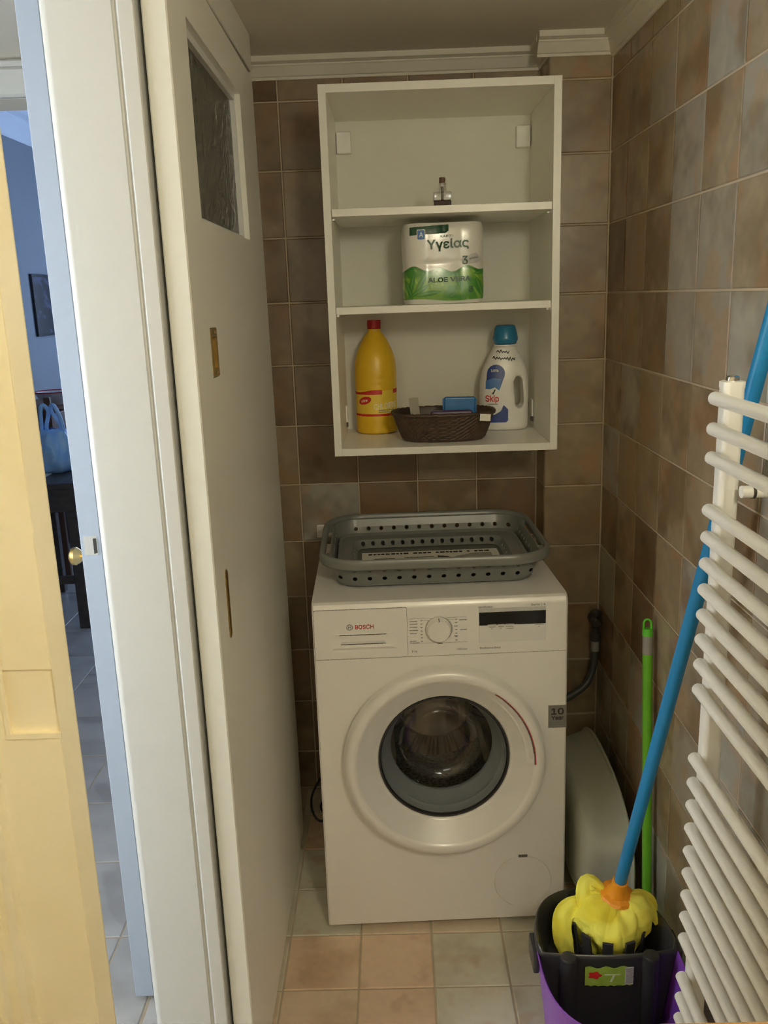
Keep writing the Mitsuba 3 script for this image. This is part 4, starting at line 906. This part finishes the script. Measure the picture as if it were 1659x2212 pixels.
# mop
mo = thing('mop', 'yellow strip mop with an orange socket and long blue handle standing in the bucket', 'mop')
h0 = np.array([.643, -.306, .340]); h1 = np.array([.7465, -.582, 1.437]); hd_ = (h1-h0)/np.linalg.norm(h1-h0); hL = np.linalg.norm(h1-h0)
part(mo, 'handle', tube(np.array([h0+hd_*s for s in np.linspace(-.02, hL*1.19, 8)]), .0125, 24), 'handle_blue', smooth=35, label='blue steel handle')
part(mo, 'handle_end', tube([h0+hd_*hL*1.19, h0+hd_*(hL*1.19+.03), h0+hd_*(hL*1.19+.045)], [.0130, .0130, .008], 20), 'black_matte', smooth=35)
def along(m):   # local z -> handle direction, at h0
    z = hd_; x = np.cross([0, 1, 0], z); x /= np.linalg.norm(x); y = np.cross(z, x)
    return xf(m, np.stack([x, y, z], 1), h0)
part(mo, 'socket', along(lathe([(.0128, .022), (.0160, .021), (.0165, .004), (.020, -.006), (.024, -.014), (.024, -.02), (.0128, -.02), (.0128, .022)], 40)), 'socket_orange', smooth=35, label='orange screw socket')
pet = []
for i in range(10):
    a = i*2*pi/10
    pet.append(hull([[cos(a)*r-sin(a)*w, sin(a)*r+cos(a)*w, z] for r, w, z in ((.016, .007, -.010), (.016, -.007, -.010), (.032, .012, -.016), (.032, -.012, -.016), (.037, .007, -.0205), (.037, -.007, -.0205), (.016, .007, -.015), (.016, -.007, -.015), (.032, .012, -.0215), (.032, -.012, -.0215))]))
part(mo, 'petal_collar', along(cat(*pet)), 'socket_orange', smooth=20)
def ribbon(path, w, th=.003, n=26, tw=0., fold=.0, seed=0, roll=0.):
    p = smooth_path(path, n); t_ = np.gradient(p, axis=0); t_ /= np.linalg.norm(t_, axis=1, keepdims=True)
    c = np.array([MX, MY, .20]); rings = []; r2 = np.random.default_rng(seed)
    for i in range(n):
        o = p[i]-c; s = np.cross(t_[i], o); s /= np.linalg.norm(s)+1e-9; nrm = np.cross(s, t_[i])
        u = i/(n-1); a = roll+tw*sin(pi*u); s2 = s*cos(a)+nrm*sin(a); n2 = np.cross(s2, t_[i])
        ww = w*(.55+.45*min(1, u*4))*(.75+.25*min(1, (1-u)*5))
        q = []
        for k2, sg in ((np.linspace(-1, 1, 9), 1), (np.linspace(1, -1, 9), -1)):
            for kk in k2:
                bend = -fold*w*(kk*kk) + .0025*sin(kk*5+u*6+seed)
                q.append(p[i]+s2*ww*kk+n2*(bend+sg*th/2))
        rings.append(q)
    return loft(rings)
hc = h0-hd_*.018
ZH = h0[2]
prof_m = [(.012, .000), (.028, .000), (.046, -.004), (.064, -.016), (.077, -.034), (.080, -.054), (.066, -.076), (.056, -.096), (.050, -.118), (.042, -.14)]
pm = np.array(prof_m); tt = np.linspace(0, len(pm)-1, 46); rr_ = np.interp(tt, range(len(pm)), pm[:, 0]); zz_ = np.interp(tt, range(len(pm)), pm[:, 1])
na = 180; th_ = np.arange(na)*2*pi/na; rows_m = []
for i, (r0, z0_) in enumerate(zip(rr_, zz_)):
    u = i/45.; sp = th_+1.9*u
    fold = 1-np.abs(np.sin(2.5*sp+.8*np.sin(th_*2+1)+.4))**.55; fold2 = 1-np.abs(np.sin(4.5*th_-1.6*u+1.3*np.sin(th_*3)))**.6
    env = min(1, u*4)
    big = .010*np.sin(2*th_+.7+2*u)+.007*np.sin(3*th_+2.1-3*u)
    rr2 = r0+env*(big*1.1-.010*fold-.004*fold2)*min(1, (1-u)*4+.3)
    c = np.array([MX, MY])*(u**.6)+hc[:2]*(1-u**.6)
    nz = np.array([meshkit.noise(np.array([cos(a)*3, sin(a)*3, u*5+2.]), 4)-.5 for a in th_])
    rows_m.append(np.stack([c[0]+(rr2+.008*nz*env)*np.cos(th_), c[1]+(rr2+.008*nz*env)*np.sin(th_), ZH-.022+z0_+env*(.020*nz+.012*np.sin(2*th_+1.8))*(1-u)], 1))
part(mo, 'cloth_head', loft(rows_m), 'mop_yellow', smooth=50, label='bunched yellow cloth strips')
# two strips that stand out: a raised loop at the left back and one hanging over the left side
part(mo, 'strip', ribbon([hc+[-.02, .0, .0], hc+[-.040, .010, .012], hc+[-.056, .014, .020], hc+[-.066, .002, .008], hc+[-.060, -.016, -.035], hc+[-.05, -.03, -.07]], .019, tw=.3, fold=.15, seed=5, roll=.5), 'mop_yellow', smooth=40)
part(mo, 'strip', ribbon([hc+[-.05, -.0, -.018], hc+[-.085, -.006, -.022], hc+[-.112, -.016, -.030], hc+[-.120, -.028, -.055], hc+[-.116, -.036, -.09], hc+[-.110, -.038, -.115]], .020, tw=.0, fold=.04, seed=6, roll=1.15), 'mop_yellow', smooth=40)
part(mo, 'strip', ribbon([hc+[.03, .0, -.004], hc+[.055, .004, -.004], hc+[.076, -.004, -.022], hc+[.080, -.012, -.045], hc+[.082, -.02, -.06]], .018, tw=-.4, fold=.2, seed=8), 'mop_yellow', smooth=40)

# ================================================================== towel radiator
ra = thing('towel_radiator', 'cream white ladder towel radiator mounted on the right tiled wall', 'radiator')
RX = .6735; ry0, ry1 = -.603, -1.12
zt = [1.394, 1.349, 1.306, 1.226, 1.184, 1.142, 1.100, 1.059, 1.018, .976, .933, .812, .768, .727, .684, .641, .599, .556, .514, .471, .392, .350, .307, .265, .223]
rt_ = tube([[0, 0, 0], [0, -.0012, 0], [0, -.004, 0], [0, ry1-ry0+.004, 0], [0, ry1-ry0+.0012, 0], [0, ry1-ry0, 0]], [.004, .0072, .0100, .0100, .0072, .004], 20)
for z in zt: part(ra, 'tube', xf(rt_, None, (RX, ry0, z)), 'radiator_paint', smooth=40)
for y in (ry0-.006, ry1+.045):
    o = rrect(.0155, .0150, .009, 6)
    hd2 = part(ra, 'header', loft([ring3(o*s, z)+[RX+.0235, y, 0] for s, z in ((.8, .148), (1, .151), (1, 1.408), (1.05, 1.410), (1.05, 1.418), (.8, 1.4195))]), 'radiator_paint', smooth=40)
    part(hd2, 'air_vent', xf(lathe([(0, 0), (.0095, 0), (.0095, .005), (.007, .007), (0, .0075)], 24), None, (RX+.0235, y, 1.4196)), 'chrome', label='chrome end cap')
for y in (ry0-.045, ry1+.09):
    for z in (1.262, .30):
        part(ra, 'bracket', xf(lathe([(0, .0), (.009, 0), (.009, .055), (.0125, .056), (.0125, .080), (0, .08)], 24), Ry(pi/2), (RX+.031, y, z)), 'radiator_paint', smooth=35)
        part(ra, 'bracket_screw', xf(lathe([(.0091, 0), (.0105, 0), (.0105, .004), (.0091, .004)], 24, close=True), Ry(pi/2), (RX+.046, y, z)), 'valve_metal')
